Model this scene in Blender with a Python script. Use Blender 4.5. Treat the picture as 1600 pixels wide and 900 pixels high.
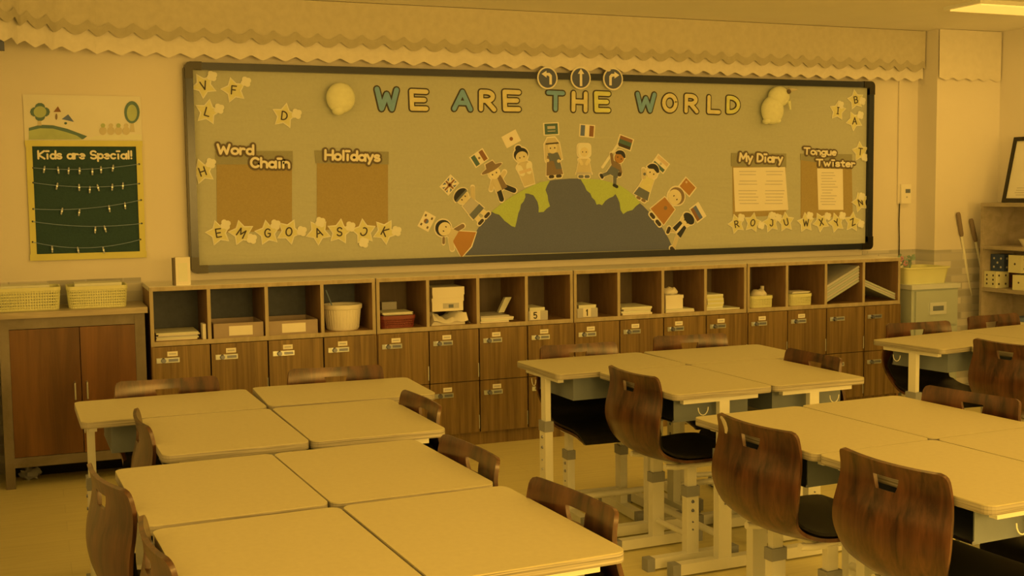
import bpy, bmesh, math, random
from mathutils import Vector, Matrix
random.seed(7)
PI = math.pi
for o in list(bpy.data.objects): bpy.data.objects.remove(o)
scn = bpy.context.scene
COL = scn.collection

# ------------------------------------------------------------------ camera
F, YAW, PITCH, ROLL = 1843.9, 0.3844, -0.0813, -0.0119
CAM = Vector((-0.5336, -6.6903, 1.4510))
_fw = Vector((math.sin(YAW)*math.cos(PITCH), math.cos(YAW)*math.cos(PITCH), math.sin(PITCH)))
_r = Vector((math.cos(YAW), -math.sin(YAW), 0)); _u = _r.cross(_fw)
RIGHT = _r*math.cos(ROLL) + _u*math.sin(ROLL)
UP = _u*math.cos(ROLL) - _r*math.sin(ROLL)
cd = bpy.data.cameras.new('camera'); cam = bpy.data.objects.new('camera', cd); COL.objects.link(cam)
cd.sensor_fit = 'HORIZONTAL'; cd.sensor_width = 36; cd.lens = 36*F/1600; cd.clip_start = .05
M = Matrix((RIGHT, UP, -_fw)).transposed().to_4x4(); M.translation = CAM
cam.matrix_world = M; scn.camera = cam
def ray(x, y): return _fw + RIGHT*((x-800)/F) - UP*((y-450)/F)
def on_x(x, y, X): d = ray(x, y); return CAM + d*((X-CAM.x)/d.x)
def on_y(x, y, Y): d = ray(x, y); return CAM + d*((Y-CAM.y)/d.y)
def on_z(x, y, Z): d = ray(x, y); return CAM + d*((Z-CAM.z)/d.z)

# ------------------------------------------------------------------ light and exposure
WARM = (1.0, 0.53, 0.085)
w = bpy.data.worlds.new('world'); scn.world = w; w.use_nodes = True
w.node_tree.nodes['Background'].inputs[0].default_value = (*WARM, 1)
w.node_tree.nodes['Background'].inputs[1].default_value = 0.6
scn.view_settings.view_transform = 'Standard'; scn.view_settings.look = 'None'
scn.view_settings.gamma = 1; scn.view_settings.use_curve_mapping = False
scn.view_settings.exposure = 0.0
X0, X1, Y0, Y1, ZC = -0.80, 5.83, -8.4, 0.0, 2.53
def area(name, loc, sx, sy, power, rot):
    l = bpy.data.lights.new(name, 'AREA'); l.shape = 'RECTANGLE'; l.size = sx; l.size_y = sy
    l.energy = power; l.color = WARM
    o = bpy.data.objects.new(name, l); COL.objects.link(o); o.location = loc; o.rotation_euler = rot
    return o
WINDOWS = [(-7.7, -5.7), (-5.2, -3.2), (-2.7, -0.9)]
WIN_POWER, LAMP_POWER, FRONT_POWER = 5, 4.6, (106, 64)
for k, (a, b) in enumerate(WINDOWS):
    area('window_daylight', (X0-0.07, (a+b)/2, 1.57), 1.3, b-a-.06, WIN_POWER, (0, -PI/2, 0))
FRONT = [(.1, 2.2), (2.8, 4.9)]      # windows added in the unseen wall behind the photographer, as frontal fill light
for (a, b), pw in zip(FRONT, FRONT_POWER):
    area('front_fill', ((a+b)/2, Y0-.07, 1.55), b-a-.06, 1.3, pw, (PI/2, 0, 0))
LAMPS = [(5.2, -1.13), (5.2, -3.6), (5.2, -6.1)] + [(x, y) for y in (-2.4, -4.6, -6.8) for x in (0.9, 3.05)]
for x, y in LAMPS:
    area('lamp_light', (x, y, ZC-0.034), 1.12, 0.22, LAMP_POWER, (0, 0, 0))

# ------------------------------------------------------------------ colours: photo colour -> surface colour under the warm light
def lin(c):
    c /= 255
    return c/12.92 if c <= .04045 else ((c+.055)/1.055)**2.4
LIT = (.72, .385, .066)
def A(r, g, b, k=1.0):
    return tuple(min(.92, max(.004, lin(v)/l*k)) for v, l in zip((r, g, b), LIT))
MATS = {}
def nodes(name):
    m = bpy.data.materials.new(name); m.use_nodes = True; MATS[name] = m
    nt = m.node_tree; return m, nt, nt.nodes['Principled BSDF']
def bump(nt, p, tex, strength, dist=.002):
    b = nt.nodes.new('ShaderNodeBump'); b.inputs['Strength'].default_value = strength; b.inputs['Distance'].default_value = dist
    nt.links.new(tex, b.inputs['Height']); nt.links.new(b.outputs[0], p.inputs['Normal'])
def mix(c, k): return tuple(min(.95, v*k) for v in c)
def coords(nt, scale, gen='Object'):
    t = nt.nodes.new('ShaderNodeTexCoord'); mp = nt.nodes.new('ShaderNodeMapping')
    mp.inputs['Scale'].default_value = scale; nt.links.new(t.outputs[gen], mp.inputs[0]); return mp.outputs[0]
def ramp(nt, fac, stops):
    r = nt.nodes.new('ShaderNodeValToRGB'); el = r.color_ramp.elements
    while len(el) < len(stops): el.new(.5)
    for e, (p, c) in zip(el, stops): e.position = p; e.color = (*c, 1)
    nt.links.new(fac, r.inputs[0]); return r.outputs[0]
def plain(name, c, rough=.5, metal=0, var=.08, scale=6, bmp=0, coat=0, spec=.5):
    m, nt, p = nodes(name)
    n = nt.nodes.new('ShaderNodeTexNoise'); n.inputs['Scale'].default_value = scale; n.inputs['Detail'].default_value = 4
    nt.links.new(coords(nt, (1, 1, 1)), n.inputs['Vector'])
    nt.links.new(ramp(nt, n.outputs[0], [(.3, mix(c, 1-var)), (.7, mix(c, 1+var))]), p.inputs['Base Color'])
    p.inputs['Roughness'].default_value = rough; p.inputs['Metallic'].default_value = metal
    p.inputs['Specular IOR Level'].default_value = spec
    p.inputs['Coat Weight'].default_value = coat; p.inputs['Coat Roughness'].default_value = .15
    if bmp: bump(nt, p, n.outputs[0], bmp)
    return m
def wood(name, c0, c1, scale=(30, 30, 2.2), rough=.4, coat=0, fine=1.0, spec=.5):
    m, nt, p = nodes(name)
    v = coords(nt, scale)
    n = nt.nodes.new('ShaderNodeTexNoise'); n.inputs['Scale'].default_value = 1.0; n.inputs['Detail'].default_value = 6
    n.inputs['Roughness'].default_value = .62; n.inputs['Distortion'].default_value = .6
    nt.links.new(v, n.inputs['Vector'])
    nt.links.new(ramp(nt, n.outputs[0], [(.32, c0), (.68, c1)]), p.inputs['Base Color'])
    p.inputs['Roughness'].default_value = rough; p.inputs['Coat Weight'].default_value = coat; p.inputs['Coat Roughness'].default_value = .18
    p.inputs['Specular IOR Level'].default_value = spec
    bump(nt, p, n.outputs[0], .12*fine, .001)
    return m

plain('wall', A(203, 152, 66), .75, var=.025, scale=2, bmp=.05)
plain('ceiling', A(212, 160, 72), .85, var=.02, scale=3)
plain('white_metal', A(208, 160, 78), .35, var=.02)
plain('white_paper', A(212, 165, 85), .7, var=.02)
plain('cream_paper', A(205, 160, 68), .7, var=.03)
plain('grey_plastic', A(132, 103, 48), .5, var=.05)
plain('tray_grey', A(104, 86, 42), .5, var=.06)
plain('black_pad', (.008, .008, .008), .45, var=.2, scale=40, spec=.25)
plain('black', (.012, .012, .012), .45, var=.1)
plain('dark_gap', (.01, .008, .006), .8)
plain('steel', A(190, 150, 85), .28, metal=1, var=.04)
plain('chrome_dark', A(120, 95, 50), .3, metal=1, var=.05)
wood('locker_wood', A(86, 50, 8), A(128, 80, 17), (42, 42, 1.6), .42, .1)
wood('locker_trim', A(142, 100, 34), A(166, 118, 44), (20, 20, 4), .5)
wood('locker_top', A(218, 164, 76), A(226, 172, 84), (3, 22, 22), .45)
wood('locker_inside', A(112, 66, 16), A(140, 84, 24), (18, 18, 3), .55)
plain('locker_back_green', A(86, 70, 34), .75, var=.1, scale=30)
wood('locker_back_brown', A(88, 58, 18), A(104, 70, 24), (18, 18, 3), .6)
wood('cab_wood', A(74, 33, 3), A(116, 58, 8), (9, 9, .7), .3, .35)
wood('cab_frame', A(96, 66, 22), A(124, 88, 34), (4, 22, 4), .45)
wood('cab_top', A(140, 98, 36), A(166, 120, 46), (3, 22, 22), .4)
wood('chair_wood', A(24, 7, 1), A(88, 41, 6), (26, 26, 2.2), .3, .3, .6)
plain('desk_top', A(165, 122, 43), .42, var=.03, scale=60)
wood('ply_edge', A(84, 60, 20), A(172, 128, 52), (3, 3, 260), .6)
plain('board_cloth', A(166, 130, 54), .8, var=.03, scale=60, bmp=.2)
cm = MATS['board_cloth']; cnt = cm.node_tree; cz_ = cnt.nodes.new('ShaderNodeTexNoise'); cz_.inputs['Scale'].default_value = 1; cz_.inputs['Detail'].default_value = 3; cz_.inputs['Distortion'].default_value = 1.2
cnt.links.new(coords(cnt, (.9, 1, 7)), cz_.inputs['Vector']); cb_ = cnt.nodes.new('ShaderNodeBump'); cb_.inputs['Strength'].default_value = .35; cb_.inputs['Distance'].default_value = .03
cnt.links.new(cz_.outputs[0], cb_.inputs['Height']); ob_ = [n for n in cnt.nodes if n.type == 'BUMP' and n != cb_][0]; cnt.links.new(cb_.outputs[0], ob_.inputs['Normal'])
m_, nt_, p_ = nodes('board_frame')
p_.inputs['Base Color'].default_value = (*A(42, 34, 15), 1); p_.inputs['Metallic'].default_value = .35; p_.inputs['Roughness'].default_value = .22
plain('frame_black', (.012, .012, .012), .3, var=.1)
plain('brown_card', A(150, 104, 30), .8, var=.05, scale=120)
plain('brown_flap', A(136, 104, 38), .7, var=.04, scale=120)
plain('globe_blue', A(88, 73, 42), .8, var=.07, scale=200)
plain('land_green', A(160, 139, 34), .8, var=.06, scale=120)
plain('letter_blue', A(112, 118, 78), .75, var=.08, scale=30)
plain('letter_orange', A(198, 148, 52), .75, var=.08, scale=30)
plain('letter_yellow', A(196, 154, 44), .75, var=.08, scale=30)
plain('ink', A(62, 44, 16), .8, var=.05)
plain('ink_brown', A(96, 66, 22), .8, var=.05)
plain('star_yellow', A(196, 150, 52), .75, var=.04, scale=30)
plain('star_edge', A(208, 162, 74), .75, var=.03)
plain('plush', A(205, 160, 62), .95, var=.04, scale=40, bmp=.5)
plain('basket_yellow', A(196, 152, 52), .45, var=.04)
plain('basket_red', A(112, 38, 10), .45, var=.06)
plain('green_felt', A(42, 50, 20), .9, var=.1, scale=150, bmp=.3)
plain('poster_yellow', A(190, 144, 36), .55, var=.05)
plain('poster_paper', A(206, 158, 70), .7, var=.02)
plain('hill_green', A(160, 134, 44), .8, var=.08, scale=12)
plain('hill_dark', A(88, 88, 38), .8, var=.1, scale=12)
plain('peg_wood', A(160, 128, 62), .6, var=.1, scale=60)
plain('string', A(120, 108, 60), .7)
plain('drawer_green', A(160, 130, 58), .4, var=.03)
plain('drawer_lid', A(184, 146, 68), .4, var=.03)
wood('shelf_wood', A(140, 100, 38), A(164, 118, 48), (14, 3, 14), .5)
plain('die_blue', A(52, 50, 34), .5, var=.08); plain('die_cream', A(198, 152, 58), .5, var=.04); plain('die_red', A(86, 34, 12), .5, var=.08)
plain('carton_brown', A(150, 104, 42), .7, var=.05, scale=20)
plain('flower_pink', A(176, 100, 50), .7); plain('flower_green', A(120, 108, 44), .7)
plain('skin', A(204, 152, 60), .75); plain('hair_black', A(44, 36, 16), .8); plain('orange_cloth', A(160, 92, 22), .8, var=.06)
plain('brown_cloth', A(122, 82, 30), .8, var=.06); plain('grey_cloth', A(96, 80, 40), .8, var=.06); plain('tan_cloth', A(186, 138, 54), .8, var=.06)
plain('flag_red', A(128, 72, 22), .8); plain('flag_green', A(74, 78, 34), .8); plain('flag_blue', A(92, 84, 54), .8); plain('flag_saffron', A(196, 140, 56), .8)
plain('print_grey', A(172, 132, 60), .8)
plain('sign_dark', A(74, 62, 36), .55, var=.05)
plain('lace_upper', A(180, 134, 54), .9, var=.05, scale=25, bmp=.12)
plain('lace_pillar', A(200, 150, 64), .9, var=.03, scale=20, bmp=.05)
plain('lace_lower', A(202, 152, 66), .9, var=.04, scale=30, bmp=.12)
plain('lace_trim', A(164, 122, 48), .9, var=.05, scale=30, bmp=.12)
plain('tissue', A(150, 116, 56), .8)
m_, nt_, p_ = nodes('lamp_diffuser')
p_.inputs['Base Color'].default_value = (.8, .8, .8, 1); p_.inputs['Emission Color'].default_value = (*WARM, 1); p_.inputs['Emission Strength'].default_value = .9
# floor: vinyl planks
m_, nt_, p_ = nodes('floor_vinyl')
bk = nt_.nodes.new('ShaderNodeTexBrick'); nt_.links.new(coords(nt_, (1, 1, 1)), bk.inputs['Vector'])
c = A(204, 150, 48)
bk.inputs['Color1'].default_value = (*mix(c, .98), 1); bk.inputs['Color2'].default_value = (*mix(c, 1.03), 1); bk.inputs['Mortar'].default_value = (*mix(c, .93), 1)
bk.inputs['Scale'].default_value = 1; bk.inputs['Brick Width'].default_value = .9; bk.inputs['Row Height'].default_value = .16; bk.inputs['Mortar Size'].default_value = .0025
nz = nt_.nodes.new('ShaderNodeTexNoise'); nz.inputs['Scale'].default_value = 1; nz.inputs['Detail'].default_value = 6
nt_.links.new(coords(nt_, (4, 45, 1)), nz.inputs['Vector'])
mx = nt_.nodes.new('ShaderNodeMix'); mx.data_type = 'RGBA'; mx.blend_type = 'MULTIPLY'; mx.inputs[0].default_value = 1
nt_.links.new(bk.outputs[0], mx.inputs[6]); nt_.links.new(ramp(nt_, nz.outputs[0], [(.3, (.9, .9, .9)), (.7, (1, 1, 1))]), mx.inputs[7])
nt_.links.new(mx.outputs[2], p_.inputs['Base Color']); p_.inputs['Roughness'].default_value = .42
# stone-patterned wallpaper below the chair rail height
m_, nt_, p_ = nodes('stone_paper')
bk = nt_.nodes.new('ShaderNodeTexBrick')
mp = nt_.nodes.new('ShaderNodeMapping'); tc = nt_.nodes.new('ShaderNodeTexCoord'); mp.inputs['Rotation'].default_value = (PI/2, 0, 0)
nt_.links.new(tc.outputs['Object'], mp.inputs[0]); nt_.links.new(mp.outputs[0], bk.inputs['Vector'])
bk.inputs['Color1'].default_value = (*A(196, 148, 66), 1); bk.inputs['Color2'].default_value = (*A(150, 114, 50), 1); bk.inputs['Mortar'].default_value = (*A(168, 128, 58), 1)
bk.inputs['Scale'].default_value = 1; bk.inputs['Brick Width'].default_value = .19; bk.inputs['Row Height'].default_value = .052; bk.inputs['Mortar Size'].default_value = .006; bk.inputs['Mortar Smooth'].default_value = .5
nt_.links.new(bk.outputs[0], p_.inputs['Base Color']); p_.inputs['Roughness'].default_value = .7

# ------------------------------------------------------------------ mesh helpers
class MB:
    def __init__(s): s.bm = bmesh.new()
    def face(s, pts):
        return s.bm.faces.new([s.bm.verts.new(p) for p in pts])
    def hull(s, bot, top):
        n = len(bot); b = [s.bm.verts.new(p) for p in bot]; t = [s.bm.verts.new(p) for p in top]
        s.bm.faces.new(b[::-1]); s.bm.faces.new(t)
        for i in range(n): s.bm.faces.new((b[i], b[(i+1) % n], t[(i+1) % n], t[i]))
        return s
    def box(s, x0, x1, y0, y1, z0, z1, mat=None):
        P = [(x0, y0), (x1, y0), (x1, y1), (x0, y1)]
        f = (lambda p: mat @ Vector(p)) if mat else (lambda p: p)
        return s.hull([f((x, y, z0)) for x, y in P], [f((x, y, z1)) for x, y in P])
    def prism_z(s, poly, z0, z1):           # polygon in xy
        return s.hull([(x, y, z0) for x, y in poly], [(x, y, z1) for x, y in poly])
    def prism_y(s, poly, y0, y1):           # polygon in xz, y0 nearer the viewer (smaller)
        if sum(a[0]*b[1]-b[0]*a[1] for a, b in zip(poly, poly[1:]+poly[:1])) < 0: poly = poly[::-1]
        return s.hull([(x, y1, z) for x, z in poly], [(x, y0, z) for x, z in poly])
    def tube(s, pts, r, n=10):
        pts = [Vector(p) for p in pts]; rings = []
        for i, p in enumerate(pts):
            d = (pts[min(i+1, len(pts)-1)] - pts[max(i-1, 0)]).normalized()
            a = d.orthogonal().normalized() if i == 0 else (a - d*a.dot(d)).normalized()
            b = d.cross(a)
            rr = r[i] if isinstance(r, (list, tuple)) else r
            rings.append([s.bm.verts.new(p + (a*math.cos(t*2*PI/n) + b*math.sin(t*2*PI/n))*rr) for t in range(n)])
        for q, w_ in zip(rings, rings[1:]):
            for t in range(n): s.bm.faces.new((q[t], q[(t+1) % n], w_[(t+1) % n], w_[t]))
        s.bm.faces.new(rings[0][::-1]); s.bm.faces.new(rings[-1]); return s
    def lathe(s, prof, n=24, c=(0, 0, 0), sx=1, sy=1):
        rings = [[s.bm.verts.new((c[0]+r*sx*math.cos(t*2*PI/n), c[1]+r*sy*math.sin(t*2*PI/n), c[2]+z)) for t in range(n)] for r, z in prof]
        for q, w_ in zip(rings, rings[1:]):
            for t in range(n): s.bm.faces.new((q[t], q[(t+1) % n], w_[(t+1) % n], w_[t]))
        s.bm.faces.new(rings[0][::-1]); s.bm.faces.new(rings[-1]); return s
    def ball(s, c, rx, ry, rz, nu=16, nv=10):
        return s.lathe([(max(1e-4, math.sin(PI*i/nv)), -math.cos(PI*i/nv)*rz) for i in range(nv+1)], nu, c, rx, ry)
    def grid(s, P):
        V = [[s.bm.verts.new(p) for p in row] for row in P]
        for a, b in zip(V, V[1:]):
            for i in range(len(a)-1): s.bm.faces.new((a[i], a[i+1], b[i+1], b[i]))
        return s
    def build(s, name, mat, parent=None, bevel=0, smooth=False, seg=2, loc=None):
        if bevel:
            es = [e for e in s.bm.edges if len(e.link_faces) == 2 and e.calc_face_angle(0) > .6]
            bmesh.ops.bevel(s.bm, geom=es, offset=bevel, segments=seg, affect='EDGES', clamp_overlap=True)
        bmesh.ops.recalc_face_normals(s.bm, faces=s.bm.faces)
        me = bpy.data.meshes.new(name); s.bm.to_mesh(me); s.bm.free()
        me.materials.append(MATS[mat])
        if smooth or bevel:
            for f in me.polygons: f.use_smooth = True
            me.set_sharp_from_angle(angle=.7 if smooth else .5)
        o = bpy.data.objects.new(name, me); COL.objects.link(o)
        if parent: o.parent = parent
        if loc: o.location = loc
        return o
def tag(o, label, cat, group=None):
    o['label'] = label; o['category'] = cat
    if group: o['group'] = group
    return o
def thing(name, label, cat, loc=(0, 0, 0), rz=0, group=None):
    o = bpy.data.objects.new(name, None); o.empty_display_size = .1; COL.objects.link(o)
    o.location = loc; o.rotation_euler = (0, 0, rz); return tag(o, label, cat, group)
def struct(o): o['kind'] = 'structure'; return o
def dup(root, loc, rz, label, group=None):
    def cp(o, par):
        c = o.copy(); COL.objects.link(c); c.parent = par
        for ch in list(o.children): cp(ch, c)
        return c
    r = cp(root, None); r.location = loc; r.rotation_euler = (0, 0, rz); r['label'] = label
    if group: r['group'] = group
    return r
def rrect(w, h, r, n=5, cx=0, cy=0):
    P = []
    for sx, sy, a0 in ((1, 1, 0), (-1, 1, PI/2), (-1, -1, PI), (1, -1, 1.5*PI)):
        for i in range(n+1):
            a = a0 + i*PI/2/n; P.append((cx+sx*(w/2-r)+r*math.cos(a), cy+sy*(h/2-r)+r*math.sin(a)))
    return P
def ell(cx, cy, rx, ry, n=20, a0=0, a1=2*PI):
    full = abs(a1-a0-2*PI) < 1e-6
    return [(cx+rx*math.cos(a0+(a1-a0)*i/(n if full else n-1)), cy+ry*math.sin(a0+(a1-a0)*i/(n if full else n-1))) for i in range(n)]
def capsule(p, q, r, n=6):
    a = math.atan2(q[1]-p[1], q[0]-p[0])
    return [(q[0]+r*math.cos(a-PI/2+PI*i/n), q[1]+r*math.sin(a-PI/2+PI*i/n)) for i in range(n+1)] + \
           [(p[0]+r*math.cos(a+PI/2+PI*i/n), p[1]+r*math.sin(a+PI/2+PI*i/n)) for i in range(n+1)]

# ------------------------------------------------------------------ the room
b = MB(); b.box(X0-.15, X1+.15, Y0-.15, Y1+.15, -.1, 0); struct(b.build('floor', 'floor_vinyl'))
b = MB(); b.box(X0-.15, X1+.15, Y0-.15, Y1+.15, ZC, ZC+.1); struct(b.build('ceiling', 'ceiling'))
b = MB(); b.box(X0-.15, X1+.15, 0, .15, 0, ZC); struct(b.build('wall_back', 'wall'))
b = MB(); b.box(X1, X1+.15, Y0, 0, 0, ZC); struct(b.build('wall_right', 'wall'))
b = MB(); zs0, zs1 = .9, 2.25
b.box(X0-.15, X1+.15, Y0-.15, Y0, 0, zs0); b.box(X0-.15, X1+.15, Y0-.15, Y0, zs1, ZC)
ed = [X0-.15] + [v for ab in FRONT for v in ab] + [X1+.15]
for a, c in zip(ed[::2], ed[1::2]): b.box(a, c, Y0-.15, Y0, zs0, zs1)
struct(b.build('wall_front', 'wall'))
for k, (a, c) in enumerate(FRONT):  # frames and sills for the added fill-light windows
    root = bpy.data.objects.new('window_%d' % (k+4), None); COL.objects.link(root); struct(root)
    b = MB()
    for x0, x1 in ((a, a+.05), ((a+c)/2-.025, (a+c)/2+.025), (c-.05, c)): b.box(x0, x1, Y0-.06, Y0-.01, zs0, zs1)
    b.box(a, c, Y0-.06, Y0-.01, zs0, zs0+.05); b.box(a, c, Y0-.06, Y0-.01, zs1-.05, zs1)
    b.build('window_frame', 'white_metal', root)
    b = MB(); b.box(a-.03, c+.03, Y0-.04, Y0+.06, zs0-.03, zs0); b.build('window_sill', 'white_metal', root)
b = MB()
b.box(X0-.15, X0, Y0, 0, 0, zs0); b.box(X0-.15, X0, Y0, 0, zs1, ZC)
ed = [Y0] + [v for ab in WINDOWS for v in ab] + [0]
for a, c in zip(ed[::2], ed[1::2]): b.box(X0-.15, X0, a, c, zs0, zs1)
struct(b.build('wall_left', 'wall'))
for k, (a, c) in enumerate(WINDOWS):
    root = bpy.data.objects.new('window_%d' % (k+1), None); COL.objects.link(root); struct(root)
    b = MB()
    for y0, y1 in ((a, a+.05), ((a+c)/2-.025, (a+c)/2+.025), (c-.05, c)): b.box(X0-.06, X0-.01, y0, y1, zs0, zs1)
    b.box(X0-.06, X0-.01, a, c, zs0, zs0+.05); b.box(X0-.06, X0-.01, a, c, zs1-.05, zs1)
    b.build('window_frame', 'white_metal', root)
    b = MB(); b.box(X0-.04, X0+.06, a-.03, c+.03, zs0-.03, zs0); b.build('window_sill', 'white_metal', root)
PXL, PXR, PY = 5.269, 5.83, -.19
b = MB(); b.box(PXL, PXR, PY, 0, 0, ZC); struct(b.build('wall_pillar', 'wall'))
ZW = 1.012
b = MB(); b.box(X0, -.003, -.006, 0, 0, ZW); b.box(4.803, PXL, -.006, 0, 0, ZW); struct(b.build('trim_1', 'stone_paper'))
b = MB(); b.box(PXL, PXR, PY-.006, PY, 0, ZW); b.box(PXL-.006, PXL, PY-.006, 0, 0, ZW); struct(b.build('trim_2', 'stone_paper'))
b = MB(); b.box(X1-.006, X1, Y0, PY, 0, ZW); struct(b.build('trim_3', 'stone_paper'))
# ceiling lamps
for k, (x, y) in enumerate(LAMPS):
    lab = 'long flat ceiling lamp ' + ('at the top right corner, before the pillar', 'over the near right side, by the right wall', 'far behind the desks, by the right wall', 'over the far left desks', 'over the middle group of desks', 'over the nearest left desks', 'over the near right group of desks', 'behind the photographer on the window side', 'behind the photographer in mid room')[k]
    t = thing('ceiling_lamp', lab, 'ceiling lamp', (x, y, ZC), 0, 'ceiling lamps')
    b = MB(); b.box(-.6, .6, -.15, .15, -.02, 0); b.build('housing', 'white_metal', t, .006)
    b = MB(); b.box(-.57, .57, -.125, .125, -.028, -.015); b.build('diffuser', 'lamp_diffuser', t, .008)

# ------------------------------------------------------------------ lace valance along the top of the wall
def valance(path, zt, zb, period, amp, shape, yoff, nper=10, fold=.012):
    # path: plan polyline; returns a grid of points with a scalloped or zigzag lower edge
    pts = [Vector((p[0], p[1], 0)) for p in path]; L = [0]
    for p, q in zip(pts, pts[1:]): L.append(L[-1]+(q-p).length)
    n = int(L[-1]/period*nper); rows = [[] for _ in range(7)]
    for i in range(n+1):
        s = L[-1]*i/n; k = max(j for j in range(len(L)-1) if L[j] <= s+1e-9)
        f = (s-L[k])/(L[k+1]-L[k]); p = pts[k].lerp(pts[k+1], f); d = (pts[k+1]-pts[k]).normalized(); nrm = Vector((d.y, -d.x, 0))
        ph = (s/period) % 1
        e = amp*(abs(math.sin(PI*ph)) if shape == 'scallop' else 1-abs(2*ph-1))
        bot = (zb(p.x) if callable(zb) else zb) - e + amp/2
        for r in range(7):
            v = r/6
            off = yoff + fold*v*(math.sin(s*9)+.6*math.sin(s*23+1))
            q = p + nrm*off; rows[r].append((q.x, q.y, zt+(bot-zt)*v))
    return rows
path = [(-.78, -1.3), (-.775, -.95), (-.72, -.62), (-.58, -.40), (-.40, -.22), (-.2, -.10), (.05, -.06), (1.0, -.05), (5.26, -.05)]
zl = lambda x: 2.297 - .006*x
t = thing('lace_valance', 'long gathered lace valance hanging along the wall above the bulletin board', 'curtain', (0, 0, 0))
b = MB(); b.grid(valance(path, ZC-.003, lambda x: 2.203-.002*x, .125, .028, 'zigzag', .012)); b.build('lower_layer', 'lace_lower', t, smooth=True)
b = MB(); b.grid(valance(path, ZC-.003, zl, .125, .035, 'scallop', .03)); b.build('upper_layer', 'lace_upper', t, smooth=True)
b = MB(); rows = valance(path, ZC-.003, zl, .125, .035, 'scallop', .034)
b.grid([[(x, y, z+.045) for x, y, z in rows[6]], [(x, y, z-.002) for x, y, z in rows[6]]]); b.build('scallop_trim', 'lace_trim', t, smooth=True)
t = thing('lace_valance', 'short plain lace valance across the front of the pillar', 'curtain', (0, 0, 0))
b = MB(); b.grid(valance([(PXL, PY-.004), (PXR-.01, PY-.004)], ZC-.003, 2.19, .115, .02, 'zigzag', .012, fold=.006)); b.build('lower_layer', 'lace_pillar', t, smooth=True)
# dark bracket where the valance meets the left wall
b = MB(); p = on_y(3, 71, -.5); b.box(p.x-.06, p.x+.01, -.52, -.46, p.z-.022, p.z+.022); tag(b.build('wall_bracket', 'sign_dark', bevel=.006), 'small dark bracket at the left edge under the lace valance', 'bracket')

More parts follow.
